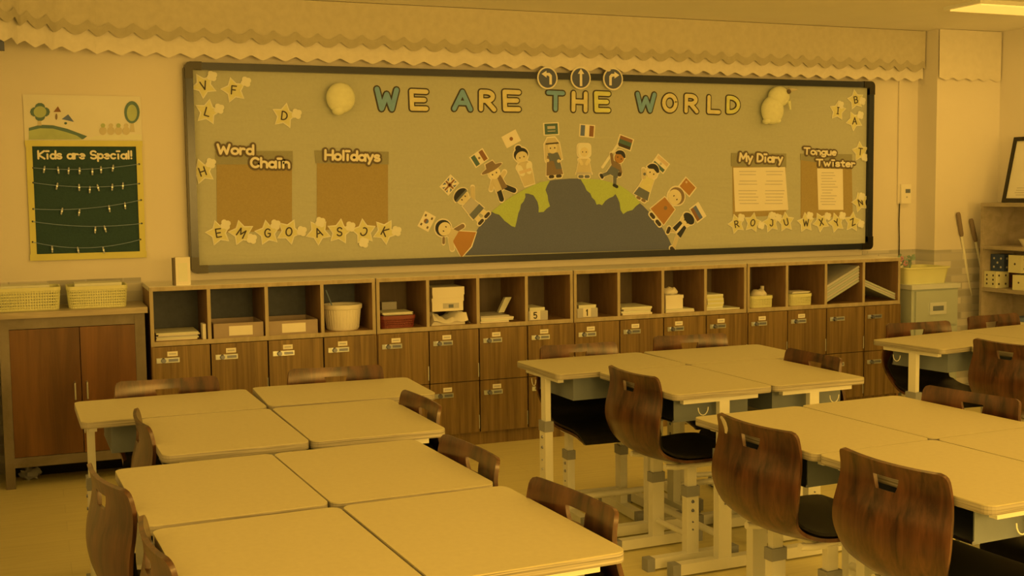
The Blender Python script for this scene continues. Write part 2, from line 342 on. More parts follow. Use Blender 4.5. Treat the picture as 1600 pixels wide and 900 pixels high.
# ------------------------------------------------------------------ stroke lettering
def arc(cx, cy, rx, ry, a0, a1, n=8): return [(cx+rx*math.cos(math.radians(a0+(a1-a0)*i/n)), cy+ry*math.sin(math.radians(a0+(a1-a0)*i/n))) for i in range(n+1)]
G = {  # width, strokes on a unit cap height
 'W': (.95, [[(0, 1), (.22, 0), (.47, .75), (.72, 0), (.95, 1)]]), 'E': (.6, [[(.6, 1), (0, 1), (.03, 0), (.6, .02)], [(.02, .5), (.52, .52)]]),
 'A': (.75, [[(0, 0), (.38, 1), (.75, 0)], [(.16, .36), (.6, .36)]]), 'R': (.65, [[(0, 0), (0, 1)], [(0, 1), *arc(.28, .75, .3, .25, 90, -90), (0, .5)], [(.25, .5), (.65, 0)]]),
 'T': (.7, [[(0, 1), (.7, 1)], [(.35, 1), (.35, 0)]]), 'H': (.65, [[(0, 1), (0, 0)], [(.65, 1), (.65, 0)], [(0, .5), (.65, .5)]]),
 'O': (.72, [arc(.36, .5, .36, .5, 0, 360, 18)]), 'L': (.55, [[(0, 1), (0, 0), (.55, 0)]]), 'D': (.65, [[(0, 0), (0, 1), *arc(.15, .5, .5, .5, 90, -90, 10), (0, 0)]]),
 'V': (.7, [[(0, 1), (.35, 0), (.7, 1)]]), 'F': (.55, [[(.55, 1), (0, 1), (0, 0)], [(0, .52), (.45, .52)]]), 'M': (.85, [[(0, 0), (.08, 1), (.42, .3), (.77, 1), (.85, 0)]]),
 'G': (.72, [arc(.36, .5, .36, .5, 45, 325, 14)+[(.66, .45), (.4, .45)]]), 'S': (.6, [arc(.3, .74, .28, .26, 30, 270, 10)+arc(.3, .25, .3, .25, 90, -150, 10)]),
 'C': (.68, [arc(.36, .5, .36, .5, 45, 315, 14)]), 'K': (.62, [[(0, 1), (0, 0)], [(.6, 1), (.02, .48), (.62, 0)]]), 'J': (.5, [[(.5, 1), (.5, .28), *arc(.25, .25, .25, .25, 0, -170, 8)], [(.2, 1), (.6, 1)]]),
 'U': (.65, [[(0, 1), (0, .33), *arc(.325, .33, .325, .33, 180, 360, 10), (.65, 1)]]), 'X': (.65, [[(0, 1), (.65, 0)], [(.65, 1), (0, 0)]]), 'Y': (.65, [[(0, 1), (.33, .5), (.65, 1)], [(.33, .5), (.33, 0)]]),
 'Z': (.62, [[(0, 1), (.62, 1), (0, 0), (.62, 0)]]), 'N': (.65, [[(0, 0), (0, 1), (.65, 0), (.65, 1)]]), 'I': (.3, [[(.15, 1), (.15, 0)], [(0, 1), (.3, 1)], [(0, 0), (.3, 0)]]),
 'P': (.58, [[(0, 0), (0, 1), *arc(.28, .74, .3, .26, 90, -90), (0, .48)]]), 'B': (.6, [[(0, 0), (0, 1), *arc(.28, .76, .27, .24, 90, -90), (0, .52)], [(.2, .52), *arc(.28, .26, .32, .26, 90, -90), (0, 0)]]),
 'a': (.58, [arc(.27, .3, .27, .3, 0, 360, 14), [(.58, .66), (.58, -.02)]]), 'c': (.48, [arc(.27, .31, .27, .31, 45, 315, 10)]), 'd': (.52, [arc(.25, .3, .25, .3, 0, 360, 14), [(.52, 1), (.52, 0)]]),
 'e': (.52, [[(.02, .33), (.5, .36), *arc(.26, .31, .26, .31, 10, 310, 12)]]), 'g': (.52, [arc(.25, .32, .25, .28, 0, 360, 14), [(.52, .6), (.52, -.1), *arc(.26, -.1, .26, .2, 0, -150, 6)]]),
 'h': (.5, [[(0, 1), (0, 0)], [(0, .42), *arc(.25, .36, .25, .26, 170, 0, 6), (.5, 0)]]), 'i': (.3, [[(.15, .58), (.15, 0)], [(.0, .98), (.3, .98)]]), 'l': (.12, [[(.06, 1), (.06, 0)]]),
 'n': (.5, [[(0, .64), (0, 0)], [(0, .42), *arc(.25, .36, .25, .26, 170, 0, 6), (.5, 0)]]), 'o': (.54, [arc(.27, .31, .27, .31, 0, 360, 14)]), 'p': (.52, [arc(.27, .32, .25, .29, 0, 360, 14), [(0, .64), (0, -.32)]]),
 'r': (.36, [[(0, .64), (0, 0)], [(0, .42), *arc(.22, .38, .2, .22, 170, 50, 5)]]), 's': (.44, [arc(.22, .47, .2, .16, 30, 270, 7)+arc(.22, .16, .22, .16, 90, -150, 7)]), 't': (.4, [[(.2, .9), (.2, .08), (.38, .02)], [(0, .62), (.4, .62)]]),
 'u': (.5, [[(0, .64), (0, .25), *arc(.25, .25, .25, .25, 180, 340, 6), (.5, .64)], [(.5, .64), (.5, 0)]]), 'w': (.72, [[(0, .64), (.18, 0), (.36, .5), (.54, 0), (.72, .64)]]), 'y': (.5, [[(0, .64), (.26, .02)], [(.5, .64), (.14, -.34)]]),
 '!': (.12, [[(.06, 1), (.06, .35)], [(.06, .02), (.06, .04)]]), ' ': (.3, []), '5': (.55, [[(.5, 1), (.06, 1), (.03, .56), *arc(.26, .32, .28, .32, 110, -140, 10)]]), '1': (.3, [[(.02, .8), (.18, 1), (.18, 0)]]),
}
def layout(s, gap=.2):
    x = 0; out = []
    for ch in s:
        wd, st = G[ch]; out += [[(x+px, py) for px, py in q] for q in st]; x += wd+gap
    return out, x-gap
def strokes(mb, polys, width, y0, y1, T):
    # each stroke is a chain of capsules, extruded from y1 (back) to y0 (front)
    for k, q in enumerate(polys):
        for i, (a, c) in enumerate(zip(q, q[1:])):
            d = .00012*((i*3+k*2) % 8)
            mb.prism_y(capsule(T(a), T(c), width/2, 5), y0-d, y1)
def xform(cx, cz, h, rot=0, ox=0, oz=.5, sx=1):
    c_, s_ = math.cos(rot), math.sin(rot)
    return lambda p: (cx+((p[0]-ox)*c_*sx-(p[1]-oz)*s_)*h, cz+((p[0]-ox)*s_*sx+(p[1]-oz)*c_)*h)

# ------------------------------------------------------------------ the bulletin board
BX0, BX1, BZ0, BZ1, YB = .261, 4.841, 1.028, 2.171, -.045
brd = thing('bulletin_board', 'wide wall-mounted bulletin board with pale cloth and a dark metal frame', 'bulletin board', (0, 0, 0))
b = MB(); b.box(BX0+.02, BX1-.02, YB+.01, -.005, BZ0+.02, BZ1-.02); b.build('panel', 'board_cloth', brd)
fw = .04
b = MB(); b.prism_y([(BX0+.05, BZ1), (BX1-.05, BZ1), (BX1-.05, BZ1-fw), (BX0+.05, BZ1-fw)], YB-.018, -.004); b.build('frame_bar', 'board_frame', brd, .008)
b = MB(); b.prism_y([(BX0+.05, BZ0), (BX1-.05, BZ0), (BX1-.05, BZ0+fw), (BX0+.05, BZ0+fw)], YB-.018, -.004); b.build('frame_bar', 'board_frame', brd, .008)
for x in (BX0, BX1-fw):
    b = MB(); b.box(x, x+fw, YB-.018, -.004, BZ0+.05, BZ1-.05); b.build('frame_bar', 'board_frame', brd, .008)
for x in (BX0+.004, BX1-.012):
    b = MB(); b.box(x-.012 if x < 1 else x, x if x < 1 else x+.012, YB-.012, -.004, BZ0+.03, BZ1-.03); b.build('edge_strip', 'frame_black', brd)
for sx, x in ((1, BX0), (-1, BX1)):
    for sz, z in ((1, BZ0), (-1, BZ1)):
        q = [(0, .09), (0, .03)] + [(.03-.03*math.cos(a), .03-.03*math.sin(a)) for a in (.5, 1.05)] + [(.03, 0), (.09, 0), (.09, .043), (.043, .043), (.043, .09)]
        poly = [(x+sx*(u-.003), z+sz*(v-.003)) for u, v in q]
        if sx*sz < 0: poly = poly[::-1]
        b = MB(); b.prism_y(poly, YB-.022, -.003); b.build('corner_cap', 'frame_black', brd)
YF = YB + .01         # cloth surface
def bp(x, y, Y=None): p = on_y(x, y, YF if Y is None else Y); return (p.x, p.z)
def px_poly(pts): return [bp(*p) for p in pts]

# globe and continents
t = thing('paper_globe', 'large dark blue paper half globe with green continents at the board centre', 'paper decoration')
gl = [(727, 399), (735, 378), (748, 355), (765, 334), (786, 316), (808, 302), (833, 289), (852, 284), (866, 281), (890, 279), (911, 279), (935, 283), (960, 290), (985, 305), (1005, 322), (1022, 340), (1035, 357), (1044, 372), (1050, 386), (1050, 389.5)]
b = MB(); b.prism_y(px_poly(gl), YF-.003, YF); b.build('ocean', 'globe_blue', t)
s6 = lambda p: (640+p[0]/4.5, 220+p[1]/4.5)
land1 = [s6(p) for p in [(575, 498), (600, 478), (660, 430), (720, 390), (790, 350), (860, 315), (920, 290), (985, 280), (965, 315), (953, 345), (968, 385), (972, 420), (985, 460), (960, 478), (940, 500), (905, 503), (906, 470), (898, 430), (880, 400), (868, 382), (850, 378), (836, 372), (810, 370), (812, 395), (800, 425), (780, 448), (775, 480), (762, 510), (752, 560), (740, 607), (715, 600), (690, 580), (665, 562), (645, 538), (628, 520), (600, 512)]]
s7 = lambda p: (840+p[0]/4.09, 180+p[1]/4.09)
land2 = [s7(p) for p in [(272, 406), (330, 407), (400, 412), (470, 430), (530, 452), (575, 482), (620, 520), (655, 560), (625, 582), (605, 605), (570, 615), (545, 632), (528, 605), (522, 560), (510, 530), (495, 503), (480, 520), (455, 530), (430, 548), (410, 575), (392, 568), (375, 572), (365, 545), (345, 525), (335, 500), (312, 482), (298, 450), (285, 430)]]
for l in (land1, land2):
    b = MB(); b.prism_y(px_poly(l), YF-.005, YF-.002); b.build('continent', 'land_green', t)

# title letters
title = [('W', 604, 155, 38, 38, 'letter_blue', 'WE'), ('E', 654, 156.5, 30, 34, 'letter_orange', 'WE'), ('A', 722, 157, 32, 34, 'letter_blue', 'ARE'), ('R', 761.5, 157.5, 27, 34, 'letter_orange', 'ARE'), ('E', 799, 157.5, 29, 34, 'letter_orange', 'ARE'),
         ('T', 867.5, 158, 29, 32, 'letter_blue', 'THE'), ('H', 905, 159, 25, 33, 'letter_orange', 'THE'), ('E', 940.5, 159.5, 26, 33, 'letter_yellow', 'THE'), ('W', 1008.5, 160, 32, 32, 'letter_blue', 'WORLD'), ('O', 1046, 161, 24, 30, 'letter_orange', 'WORLD'),
         ('R', 1080, 162, 22, 30, 'letter_orange', 'WORLD'), ('L', 1115, 163.5, 21, 29, 'letter_orange', 'WORLD'), ('D', 1145, 164, 21, 28, 'letter_yellow', 'WORLD')]
cn = {'letter_blue': 'blue', 'letter_orange': 'orange', 'letter_yellow': 'yellow'}
for ch, x, y, wpx, hpx, mt, word in title:
    t = thing('title_letter', '%s paper letter %s of the word %s in the board title' % (cn[mt], ch, word), 'letter', group='title letters')
    wd, st = G[ch]; (xa, za) = bp(x-wpx/2, y); (xb, zb) = bp(x+wpx/2, y); h = bp(x, y-hpx/2)[1]-bp(x, y+hpx/2)[1]; wreal = xb-xa
    sw = h*.205; hh = h-sw; sx = (wreal-sw)/(wd*hh)
    T = xform((xa+xb)/2, (za+zb)/2, hh, -.02, wd/2, .5, sx)
    b = MB(); strokes(b, st, sw+.016, YF-.003, YF, T); b.build('outline', 'ink', t)
    b = MB(); strokes(b, st, sw, YF-.006, YF-.003, T); b.build('letter_face', mt, t)

# pockets of brown card and their word signs
def pocket(name, label, quad, flap):
    t = thing(name, label, 'card pocket')
    b = MB(); b.prism_y(px_poly(quad), YF-.003, YF); b.build('card', 'brown_card', t)
    b = MB(); b.prism_y(px_poly(flap), YF-.004, YF-.002); b.build('flap', 'brown_flap', t); return t
pocket('card_pocket', 'square brown card pocket under the Word Chain sign', [(338, 238), (456, 238), (456, 360), (339, 364)], [(336, 236), (457, 236), (457, 257), (336, 257)])
pocket('card_pocket', 'square brown card pocket under the Holidays sign', [(495, 237), (606, 237), (606, 354), (495, 360)], [(491, 235), (607, 237), (607, 257), (493, 255)])
pocket('card_pocket', 'brown card pocket under the My Diary sign', [(1144, 240), (1227, 241), (1228, 336), (1145, 340)], [(1142, 239), (1228, 240), (1228, 262), (1142, 260)])
pocket('card_pocket', 'brown card pocket under the Tongue Twister sign', [(1251, 240), (1330, 241), (1332, 338), (1251, 341)], [(1250, 240), (1331, 241), (1331, 262), (1250, 250)])
def sheet(label, quad, lines):
    t = thing('paper_sheet', label, 'paper')
    b = MB(); b.prism_y(px_poly(quad), YF-.0055, YF-.0042); b.build('page', 'white_paper', t)
    b = MB()
    for x0, x1, y in lines: b.prism_y(px_poly([(x0, y-.6), (x1, y-.6), (x1, y+.5), (x0, y+.5)]), YF-.006, YF-.0054)
    b.build('print', 'print_grey', t)
sheet('white printed sheet in two columns in the My Diary pocket', [(1145, 262), (1226, 261), (1231, 328), (1148, 331)], [(1153+41*c+random.random()*3, 1180+41*c+random.random()*5, 268+5*r) for c in (0, 1) for r in range(11) if r not in (2, 5)])
sheet('narrow white printed sheet in the Tongue Twister pocket', [(1276, 263), (1316, 264), (1317, 328), (1278, 328)], [(1281+random.random()*3, 1296+random.random()*14, 270+4.5*r) for r in range(12)])
def word_sign(txt, label, x0, x1, ybase, ytop, slope=0.0):
    t = thing('word_sign', label, 'sign')
    st, wd = layout(txt, .17); xa, za = bp(x0, ybase); xb, _ = bp(x1, ybase); h = bp(x0, ytop)[1]-za
    sw = h*.21; sx = (xb-xa-sw)/(wd*(h-sw))
    T = xform(xa+sw/2, za+sw/2, h-sw, slope, 0, 0, sx)
    b = MB(); strokes(b, st, sw+.022, YF-.008, YF-.004, T); b.build('outline', 'ink_brown', t)
    b = MB(); strokes(b, st, sw, YF-.011, YF-.007, T); b.build('lettering', 'white_paper', t)
word_sign('Word', 'white cut-out word sign reading Word above the leftmost pocket', 338, 397, 242, 224, -.02)
word_sign('Chain', 'white cut-out word sign reading Chain on the leftmost pocket', 390, 453, 263, 245, -.02)
word_sign('Holidays', 'white cut-out word sign reading Holidays', 506, 594, 251, 233, -.03)
word_sign('My Diary', 'white cut-out word sign reading My Diary', 1153, 1222, 253, 238, -.03)
word_sign('Tongue', 'white cut-out word sign reading Tongue', 1254, 1306, 242, 230, -.03)
word_sign('Twister', 'white cut-out word sign reading Twister', 1273, 1335, 260, 248, -.03)

# stars with letters
def star(ch, x, y, size, rot, trot, tx, ty, label, grp, lh=.42):
    t = thing('paper_star', label, 'paper star', group=grp)
    cx, cz = bp(x, y); R = size/2*(bp(x, y-10)[1]-bp(x, y+10)[1])/20
    def sp(R, k=.52): return [(cx+(R if i % 2 == 0 else R*k)*math.cos(PI/2+rot+i*PI/5), cz+(R if i % 2 == 0 else R*k)*math.sin(PI/2+rot+i*PI/5)) for i in range(10)]
    b = MB(); b.prism_y(sp(R*1.12, .55), YF-.007, YF-.001); b.build('star_border', 'star_edge', t)
    b = MB(); b.prism_y(sp(R*.97), YF-.0085, YF-.006); b.build('star_face', 'star_yellow', t)
    qx, qz = bp(tx, ty); b = MB()
    for i in range(4):
        a = i*PI/2+.5; b.prism_y(ell(qx+.22*R*math.cos(a), qz+.22*R*math.sin(a), R*.24, R*.24, 10), YF-.0095-.0006*i, YF-.003)
    b.build('paper_tuft', 'star_edge', t)
    wd, st = G[ch]; T = xform(cx, cz, R*2*lh*.8, trot, wd/2, .5)
    b = MB(); strokes(b, st, R*.10, YF-.0105, YF-.008, T); b.build('letter', 'ink', t)
for ch, x, y, rot, tr, tx, ty, lab in [
    ('V', 318, 134, .55, .25, 331, 119, 'topmost of the three in the upper left corner'), ('F', 365, 141, .25, -.1, 384, 128, 'upper left, right of the letter V'), ('L', 324, 175, -.2, -.3, 342, 170, 'upper left, below the letter V'),
    ('D', 444, 181, -.2, -.15, 463, 178, 'alone above the gap between the two left pockets'), ('H', 316, 268, .3, .3, 329, 255, 'at the left edge beside the Word Chain pocket'),
    ('E', 341, 364, .25, .1, 352, 351, 'first in the lower left row'), ('M', 377, 364, .2, -.55, 393, 373, 'second in the lower left row'), ('G', 418, 364, .15, -.05, 430, 351, 'third in the lower left row'),
    ('O', 451, 362, -.45, -.15, 471, 361, 'fourth in the lower left row'), ('A', 497, 363, .6, .35, 500, 347, 'under the Holidays pocket, first of four'), ('S', 530, 362, -.15, -.1, 547, 354, 'under the Holidays pocket, second of four'),
    ('C', 568, 362, .1, 2.6, 568, 379, 'turned upside down under the Holidays pocket'), ('K', 601, 362, -.55, -.5, 619, 361, 'last in the row under the Holidays pocket')]:
    star(ch, x, y, 38, rot, tr, tx, ty, 'yellow paper star with the letter %s, %s' % (ch, lab), 'paper stars on the left of the board')
for ch, x, y, rot, tr, tx, ty, lab in [
    ('B', 1336, 156, .2, .2, 1346, 158, 'topmost in the upper right corner'), ('I', 1308, 173, -.1, -.1, 1312, 164, 'leftmost in the upper right corner'), ('A', 1334, 189, .5, 0, 1343, 180, 'lowest of three in the upper right corner'),
    ('T', 1343, 237, .1, -.1, 1350, 246, 'at the right edge above the Tongue Twister sign'), ('N', 1343, 316, .3, .3, 1345, 307, 'at the right edge beside the printed sheet'),
    ('R', 1150, 350, .3, .2, 1157, 340, 'first in the lower right row'), ('O', 1175, 348, -.2, -.3, 1188, 352, 'second in the lower right row'), ('J', 1204, 348, .2, 0, 1206, 337, 'third in the lower right row'),
    ('U', 1227, 347, .1, .3, 1215, 340, 'fourth in the lower right row'), ('W', 1258, 348, .1, 0, 1264, 337, 'fifth in the lower right row'), ('X', 1282, 347, .5, .2, 1292, 338, 'sixth in the lower right row'),
    ('Y', 1306, 348, .3, .4, 1315, 337, 'seventh in the lower right row'), ('Z', 1331, 347, -.1, .4, 1344, 350, 'last in the lower right row')]:
    star(ch, x, y, 30, rot, tr, tx, ty, 'small yellow star with the letter %s, %s' % (ch, lab), 'paper stars on the right of the board')

# round arrow signs over the top frame bar
YS = YB-.02
for x, y, kind in ((855, 122, 'left'), (907, 122, 'up'), (957.5, 123.5, 'right')):
    t = thing('arrow_sign', {'left': 'round dark sign with a white arrow turning left', 'up': 'round dark sign with a white arrow pointing straight up', 'right': 'round dark sign with a white arrow turning right'}[kind], 'sign', group='arrow signs on the top frame')
    cx, cz = bp(x, y, YS); R = (bp(x, y-17, YS)[1]-bp(x, y+17, YS)[1])/2; rx = R*.99
    b = MB(); b.prism_y(ell(cx, cz, rx*1.04, R*1.04, 28), YS-.004, YS+.001); b.build('rim', 'white_paper', t)
    b = MB(); b.prism_y(ell(cx, cz, rx*.9, R*.9, 28), YS-.006, YS-.003); b.build('face', 'sign_dark', t)
    b = MB(); k = R*.12
    if kind == 'up':
        b.prism_y([(cx-k, cz-.75*R), (cx+k, cz-.75*R), (cx+k, cz+.45*R), (cx-k, cz+.45*R)], YS-.008, YS-.005)
        b.prism_y([(cx-.32*R, cz+.38*R), (cx+.32*R, cz+.38*R), (cx, cz+.85*R)], YS-.0083, YS-.005)
    else:
        s_ = -1 if kind == 'left' else 1
        P = lambda u, v: (cx+s_*u*R, cz+v*R)
        b.prism_y([P(-.42, -.6), P(-.17, -.6), P(-.17, .12), P(-.05, .22), P(.15, .22), P(.15, .47), P(-.2, .47), P(-.42, .25)][::1 if s_ > 0 else -1], YS-.008, YS-.005)
        b.prism_y([P(.12, .66), P(.12, .04), P(.62, .36)][::1 if s_ > 0 else -1], YS-.0083, YS-.005)
    b.build('arrow', 'white_paper', t)

# plush ornaments
t = thing('plush_ornament', 'round pale yellow plush ball with a small foot, left of the title', 'ornament', group='plush ornaments')
cx, cz = bp(529, 154); u = (bp(529, 144)[1]-bp(529, 164)[1])/20
b = MB(); b.ball((cx, YF-.05, cz), 23*u, .05, 24*u, 24, 16); b.build('body', 'plush', t, smooth=True)
x, z = bp(525, 174); b = MB(); b.ball((x, YF-.055, z), 10*u, .035, 7.5*u); b.build('foot', 'plush', t, smooth=True)
x, z = bp(512, 153); b = MB(); b.ball((x, YF-.055, z), 4*u, .02, 5*u); b.build('eye_patch', 'brown_flap', t, smooth=True)
t = thing('plush_ornament', 'upright pale plush bird with round belly, right of the title', 'ornament', group='plush ornaments')
u = (bp(1205, 155)[1]-bp(1205, 175)[1])/20; b = MB()
for px, py, rx, rz, dy in ((1200, 173, 19.5, 22, .05), (1210, 152, 18.5, 16, .05)):
    x, z = bp(px, py); b.ball((x, YF-dy, z), rx*u, .05, rz*u, 20, 14)
b.build('body', 'plush', t, smooth=True)
for px, py in ((1191, 190), (1207, 189)):
    x, z = bp(px, py); b = MB(); b.ball((x, YF-.05, z), 6*u, .03, 5*u); b.build('foot', 'plush', t, smooth=True)
x, z = bp(1220, 145); b = MB(); b.ball((x, YF-.09, z), 3.5*u, .015, 3.5*u); b.build('eye', 'ink_brown', t, smooth=True)
xa, za = bp(1222, 142); xb, zb = bp(1237, 141); b = MB(); b.tube([(xa, YF-.07, za), (xb, YF-.06, zb)], [.018, .003], 8); b.build('beak', 'tan_cloth', t, smooth=True)
xa, za = bp(1224, 158); xb, zb = bp(1228, 172); b = MB(); b.tube([(xa, YF-.06, za), (xb, YF-.05, zb)], [.014, .006], 8); b.build('wing', 'plush', t, smooth=True)

# flags
def flag(kind, x, y, ang, label, wpx=27, hpx=20):
    t = thing('paper_flag', label, 'flag', group='paper flags above the children')
    cx, cz = bp(x, y); u = (bp(x, y-10)[1]-bp(x, y+10)[1])/20; W_, H_ = wpx*u/2, hpx*u/2; a = math.radians(ang)
    R = lambda p: (cx+p[0]*W_*math.cos(a)-p[1]*H_*math.sin(a), cz+p[0]*W_*math.sin(a)+p[1]*H_*math.cos(a))
    def part(n, poly, mt, lv=1):
        b = MB(); b.prism_y([R(p) for p in poly], YF-.003-.0012*lv, YF-.002-.0012*(lv-1)); b.build(n, mt, t)
    rc = lambda x0, x1, y0, y1: [(x0, y0), (x1, y0), (x1, y1), (x0, y1)]
    b = MB(); b.prism_y([R(p) for p in rc(-1, 1, -1, 1)], YF-.003, YF); b.build('card', 'white_paper', t)
    e = .84
    if kind == 'korea':
        part('disc', ell(0, .1, .28, .38, 16), 'flag_red'); part('disc_half', ell(0, .1, .28, .38, 12, PI, 2*PI), 'flag_blue', 2)
        for q in ((-.58, .6), (.58, .6), (-.58, -.55), (.58, -.55)): part('trigram', rc(q[0]-.14, q[0]+.14, q[1]-.14, q[1]+.14), 'ink_brown')
    elif kind == 'uk':
        part('field', rc(-e, e, -e, e), 'flag_blue')
        for s_ in (1, -1): part('saltire', [(-e, -s_*e), (-e+.22, -s_*e), (e, s_*(e-.25)), (e, s_*e), (e-.22, s_*e), (-e, -s_*(e-.25))], 'white_paper', 2)
        part('cross', rc(-e, e, -.26, .26), 'white_paper', 3); part('cross', rc(-.2, .2, -e, e), 'white_paper', 3)
        part('inner_cross', rc(-e, e, -.13, .13), 'flag_red', 4); part('inner_cross', rc(-.1, .1, -e, e), 'flag_red', 4)
    elif kind in ('mexico', 'france'):
        part('stripe', rc(-e, -.3, -e, e), 'flag_green' if kind == 'mexico' else 'flag_blue'); part('stripe', rc(.3, e, -e, e), 'flag_red')
        if kind == 'mexico': part('emblem', ell(0, 0, .14, .2, 10), 'brown_cloth')
    elif kind == 'japan': part('disc', ell(0, 0, .22, .3, 14), 'flag_red')
    elif kind == 'saudi':
        part('field', rc(-e, e, -e, e), 'flag_green'); part('script', rc(-.5, .5, 0, .45), 'print_grey', 2); part('sword', rc(-.5, .5, -.4, -.28), 'print_grey', 2)
    elif kind == 'tricolour_dark':
        part('stripe', rc(-e, e, .3, e), 'flag_red'); part('stripe', rc(-e, e, -.35, .3), 'flag_green'); part('stripe', rc(-e, e, -e, -.35), 'ink')
    elif kind == 'india':
        part('stripe', rc(-e, e, .3, e), 'flag_saffron'); part('stripe', rc(-e, e, -e, -.3), 'flag_green'); part('wheel', ell(0, 0, .15, .22, 12), 'print_grey')
    elif kind == 'china':
        part('field', rc(-e, e, -e, e), 'orange_cloth'); part('star', [(-.5+(.22 if i % 2 == 0 else .09)*math.cos(PI/2+i*PI/5), .4+(.3 if i % 2 == 0 else .12)*math.sin(PI/2+i*PI/5)) for i in range(10)], 'flag_saffron', 2)
    else:
        part('stripe', rc(-e, e, -.3, .3), 'flag_blue'); part('stripe', rc(-e, e, -e, -.3), 'flag_red')
for k, x, y, a, l in [('korea', 666.5, 346, -24+90-5, 'white paper flag with a central disc, leftmost in the arc'), ('uk', 702, 289, 46, 'blue paper flag with crossed white stripes, second from the left'), ('mexico', 748.5, 247, 33, 'green white and red striped paper flag with an emblem'),
                      ('japan', 798.5, 217, 27, 'white paper flag with a small dark red disc'), ('saudi', 861, 201.5, 3, 'green paper flag with pale script, top of the arc'), ('france', 917, 204.5, -4, 'blue white and red upright striped paper flag'),
                      ('tricolour_dark', 976.5, 223, -18, 'red green and black striped paper flag'), ('india', 1032, 256, -38, 'orange white and green striped paper flag'), ('china', 1074, 292, -42, 'red paper flag with a small star'), ('stripes', 1090, 332, -62+5, 'white blue and red striped paper flag, rightmost in the arc')]:
    flag(k, x, y, a, l)

# children cut from paper
def child(label, head, feet, fx, parts):
    # local units: feet at 0, top of the head at 1; fx mirrors
    t = thing('paper_child', label, 'paper figure', group='paper children around the globe')
    h0 = bp(*head); f0 = bp(*feet); dx, dz = h0[0]-f0[0], h0[1]-f0[1]; L = math.hypot(dx, dz)/.78; rot = math.atan2(-dx, dz)
    T = xform(f0[0], f0[1], L, rot, 0, 0)
    bk = MB(); lv = 0
    for n, poly, mt in parts:
        poly = [(p[0]*fx, p[1]) for p in poly]
        ar = sum(a[0]*c[1]-c[0]*a[1] for a, c in zip(poly, poly[1:]+poly[:1]))
        if ar < 0: poly = poly[::-1]
        mx_, mz_ = sum(p[0] for p in poly)/len(poly), sum(p[1] for p in poly)/len(poly)
        gp = []
        for p in poly:
            d = math.hypot(p[0]-mx_, p[1]-mz_) or 1; gp.append((mx_+(p[0]-mx_)*(1+.036/d), mz_+(p[1]-mz_)*(1+.036/d)))
        bk.prism_y([T(p) for p in gp], YF-.0045-.00005*lv, YF-.0005)
        b = MB(); b.prism_y([T(p) for p in poly], YF-.006-.0006*lv, YF-.0044); b.build(n, mt, t); lv += 1
    bk.build('paper_border', 'white_paper', t)
E_ = ell
def hd(y=.78, r=.17): return ('face', E_(0, y, r*.95, r, 16), 'skin')
def eyes(y=.77): return [('eye', E_(-.06, y, .016, .022, 8), 'ink'), ('eye', E_(.06, y, .016, .022, 8), 'ink')]
def cap_hair(y=.8, r=.19, mt='hair_black'): return ('hair', E_(0, y, r, r*1.05, 16, .25, PI-.25)+[(-.13, y+.02), (0, y+.07), (.13, y+.02)], mt)
def quad(x0, x1, y0, x2, x3, y1): return [(x0, y0), (x1, y0), (x3, y1), (x2, y1)]
child('paper girl in a wide orange skirt, leftmost around the globe', (693, 357), (733, 383), 1, [
    ('skirt', [(-.36, .02), (0, -.05), (.36, .02), (.1, .5), (-.1, .5)], 'orange_cloth'), ('sleeve', capsule((-.12, .5), (-.3, .34), .055), 'tan_cloth'), ('sleeve', capsule((.12, .5), (.3, .4), .055), 'brown_cloth'), ('jacket', quad(-.14, .14, .42, -.1, .1, .62), 'tan_cloth'),
    ('braid', capsule((-.2, .66), (-.3, .6), .03), 'brown_cloth'), ('hair', E_(0, .8, .2, .2), 'hair_black'), ('face', E_(0, .76, .17, .16), 'skin')] + eyes(.76))
child('paper child in a dark cap, grey jacket and dark shorts', (722, 308), (756, 343), 1, [
    ('leg', capsule((-.09, .25), (-.1, .06), .05), 'skin'), ('leg', capsule((.09, .25), (.13, .06), .05), 'skin'), ('shoe', capsule((-.15, .02), (-.05, .02), .04), 'ink'), ('shoe', capsule((.08, .02), (.18, .02), .04), 'ink'),
    ('arm', capsule((.15, .55), (.34, .74), .05), 'tan_cloth'), ('jacket', quad(-.18, .18, .32, -.15, .15, .62), 'print_grey'), ('shorts', quad(-.19, .19, .2, -.18, .18, .36), 'grey_cloth'), hd(.78, .16), ('cap', E_(0, .84, .2, .14, 14, -.1, PI+.1), 'hair_black'), ('cap_band', quad(-.19, .19, .8, -.19, .19, .85), 'grey_cloth')] + eyes(.75))
child('paper child in a wide brown hat and dark trousers', (770, 268), (791, 311), 1, [
    ('leg', capsule((-.08, .3), (-.12, .06), .065), 'hair_black'), ('leg', capsule((.1, .3), (.28, .1), .065), 'hair_black'), ('arm', capsule((-.13, .55), (-.25, .42), .05), 'tan_cloth'), ('arm', capsule((.13, .55), (.26, .62), .05), 'tan_cloth'),
    ('shirt', quad(-.16, .16, .28, -.13, .13, .62), 'tan_cloth'), ('vest', quad(0, .16, .26, .02, .13, .62), 'brown_cloth'), hd(.73, .15), ('hat', E_(0, .86, .3, .06, 16), 'brown_cloth'), ('hat_crown', [(-.15, .86), (.15, .86), (.1, 1.03), (-.1, 1.03)], 'brown_cloth')] + eyes(.72))
child('paper girl with black hair bun in a pale kimono', (814, 244), (826, 289), 1, [
    ('kimono', [(-.13, 0), (.17, 0), (.2, .5), (.12, .62), (-.12, .62), (-.2, .5)], 'tan_cloth'), ('sleeve', capsule((-.14, .5), (-.1, .34), .075), 'star_edge'), ('sleeve', capsule((.14, .5), (.1, .34), .075), 'star_edge'), ('sash', quad(-.17, .17, .34, -.17, .17, .42), 'flag_saffron'),
    ('hair', E_(0, .82, .2, .18), 'hair_black'), ('bun', E_(-.03, 1.0, .08, .07), 'hair_black'), ('face', E_(0, .76, .17, .14), 'skin')] + eyes(.75))
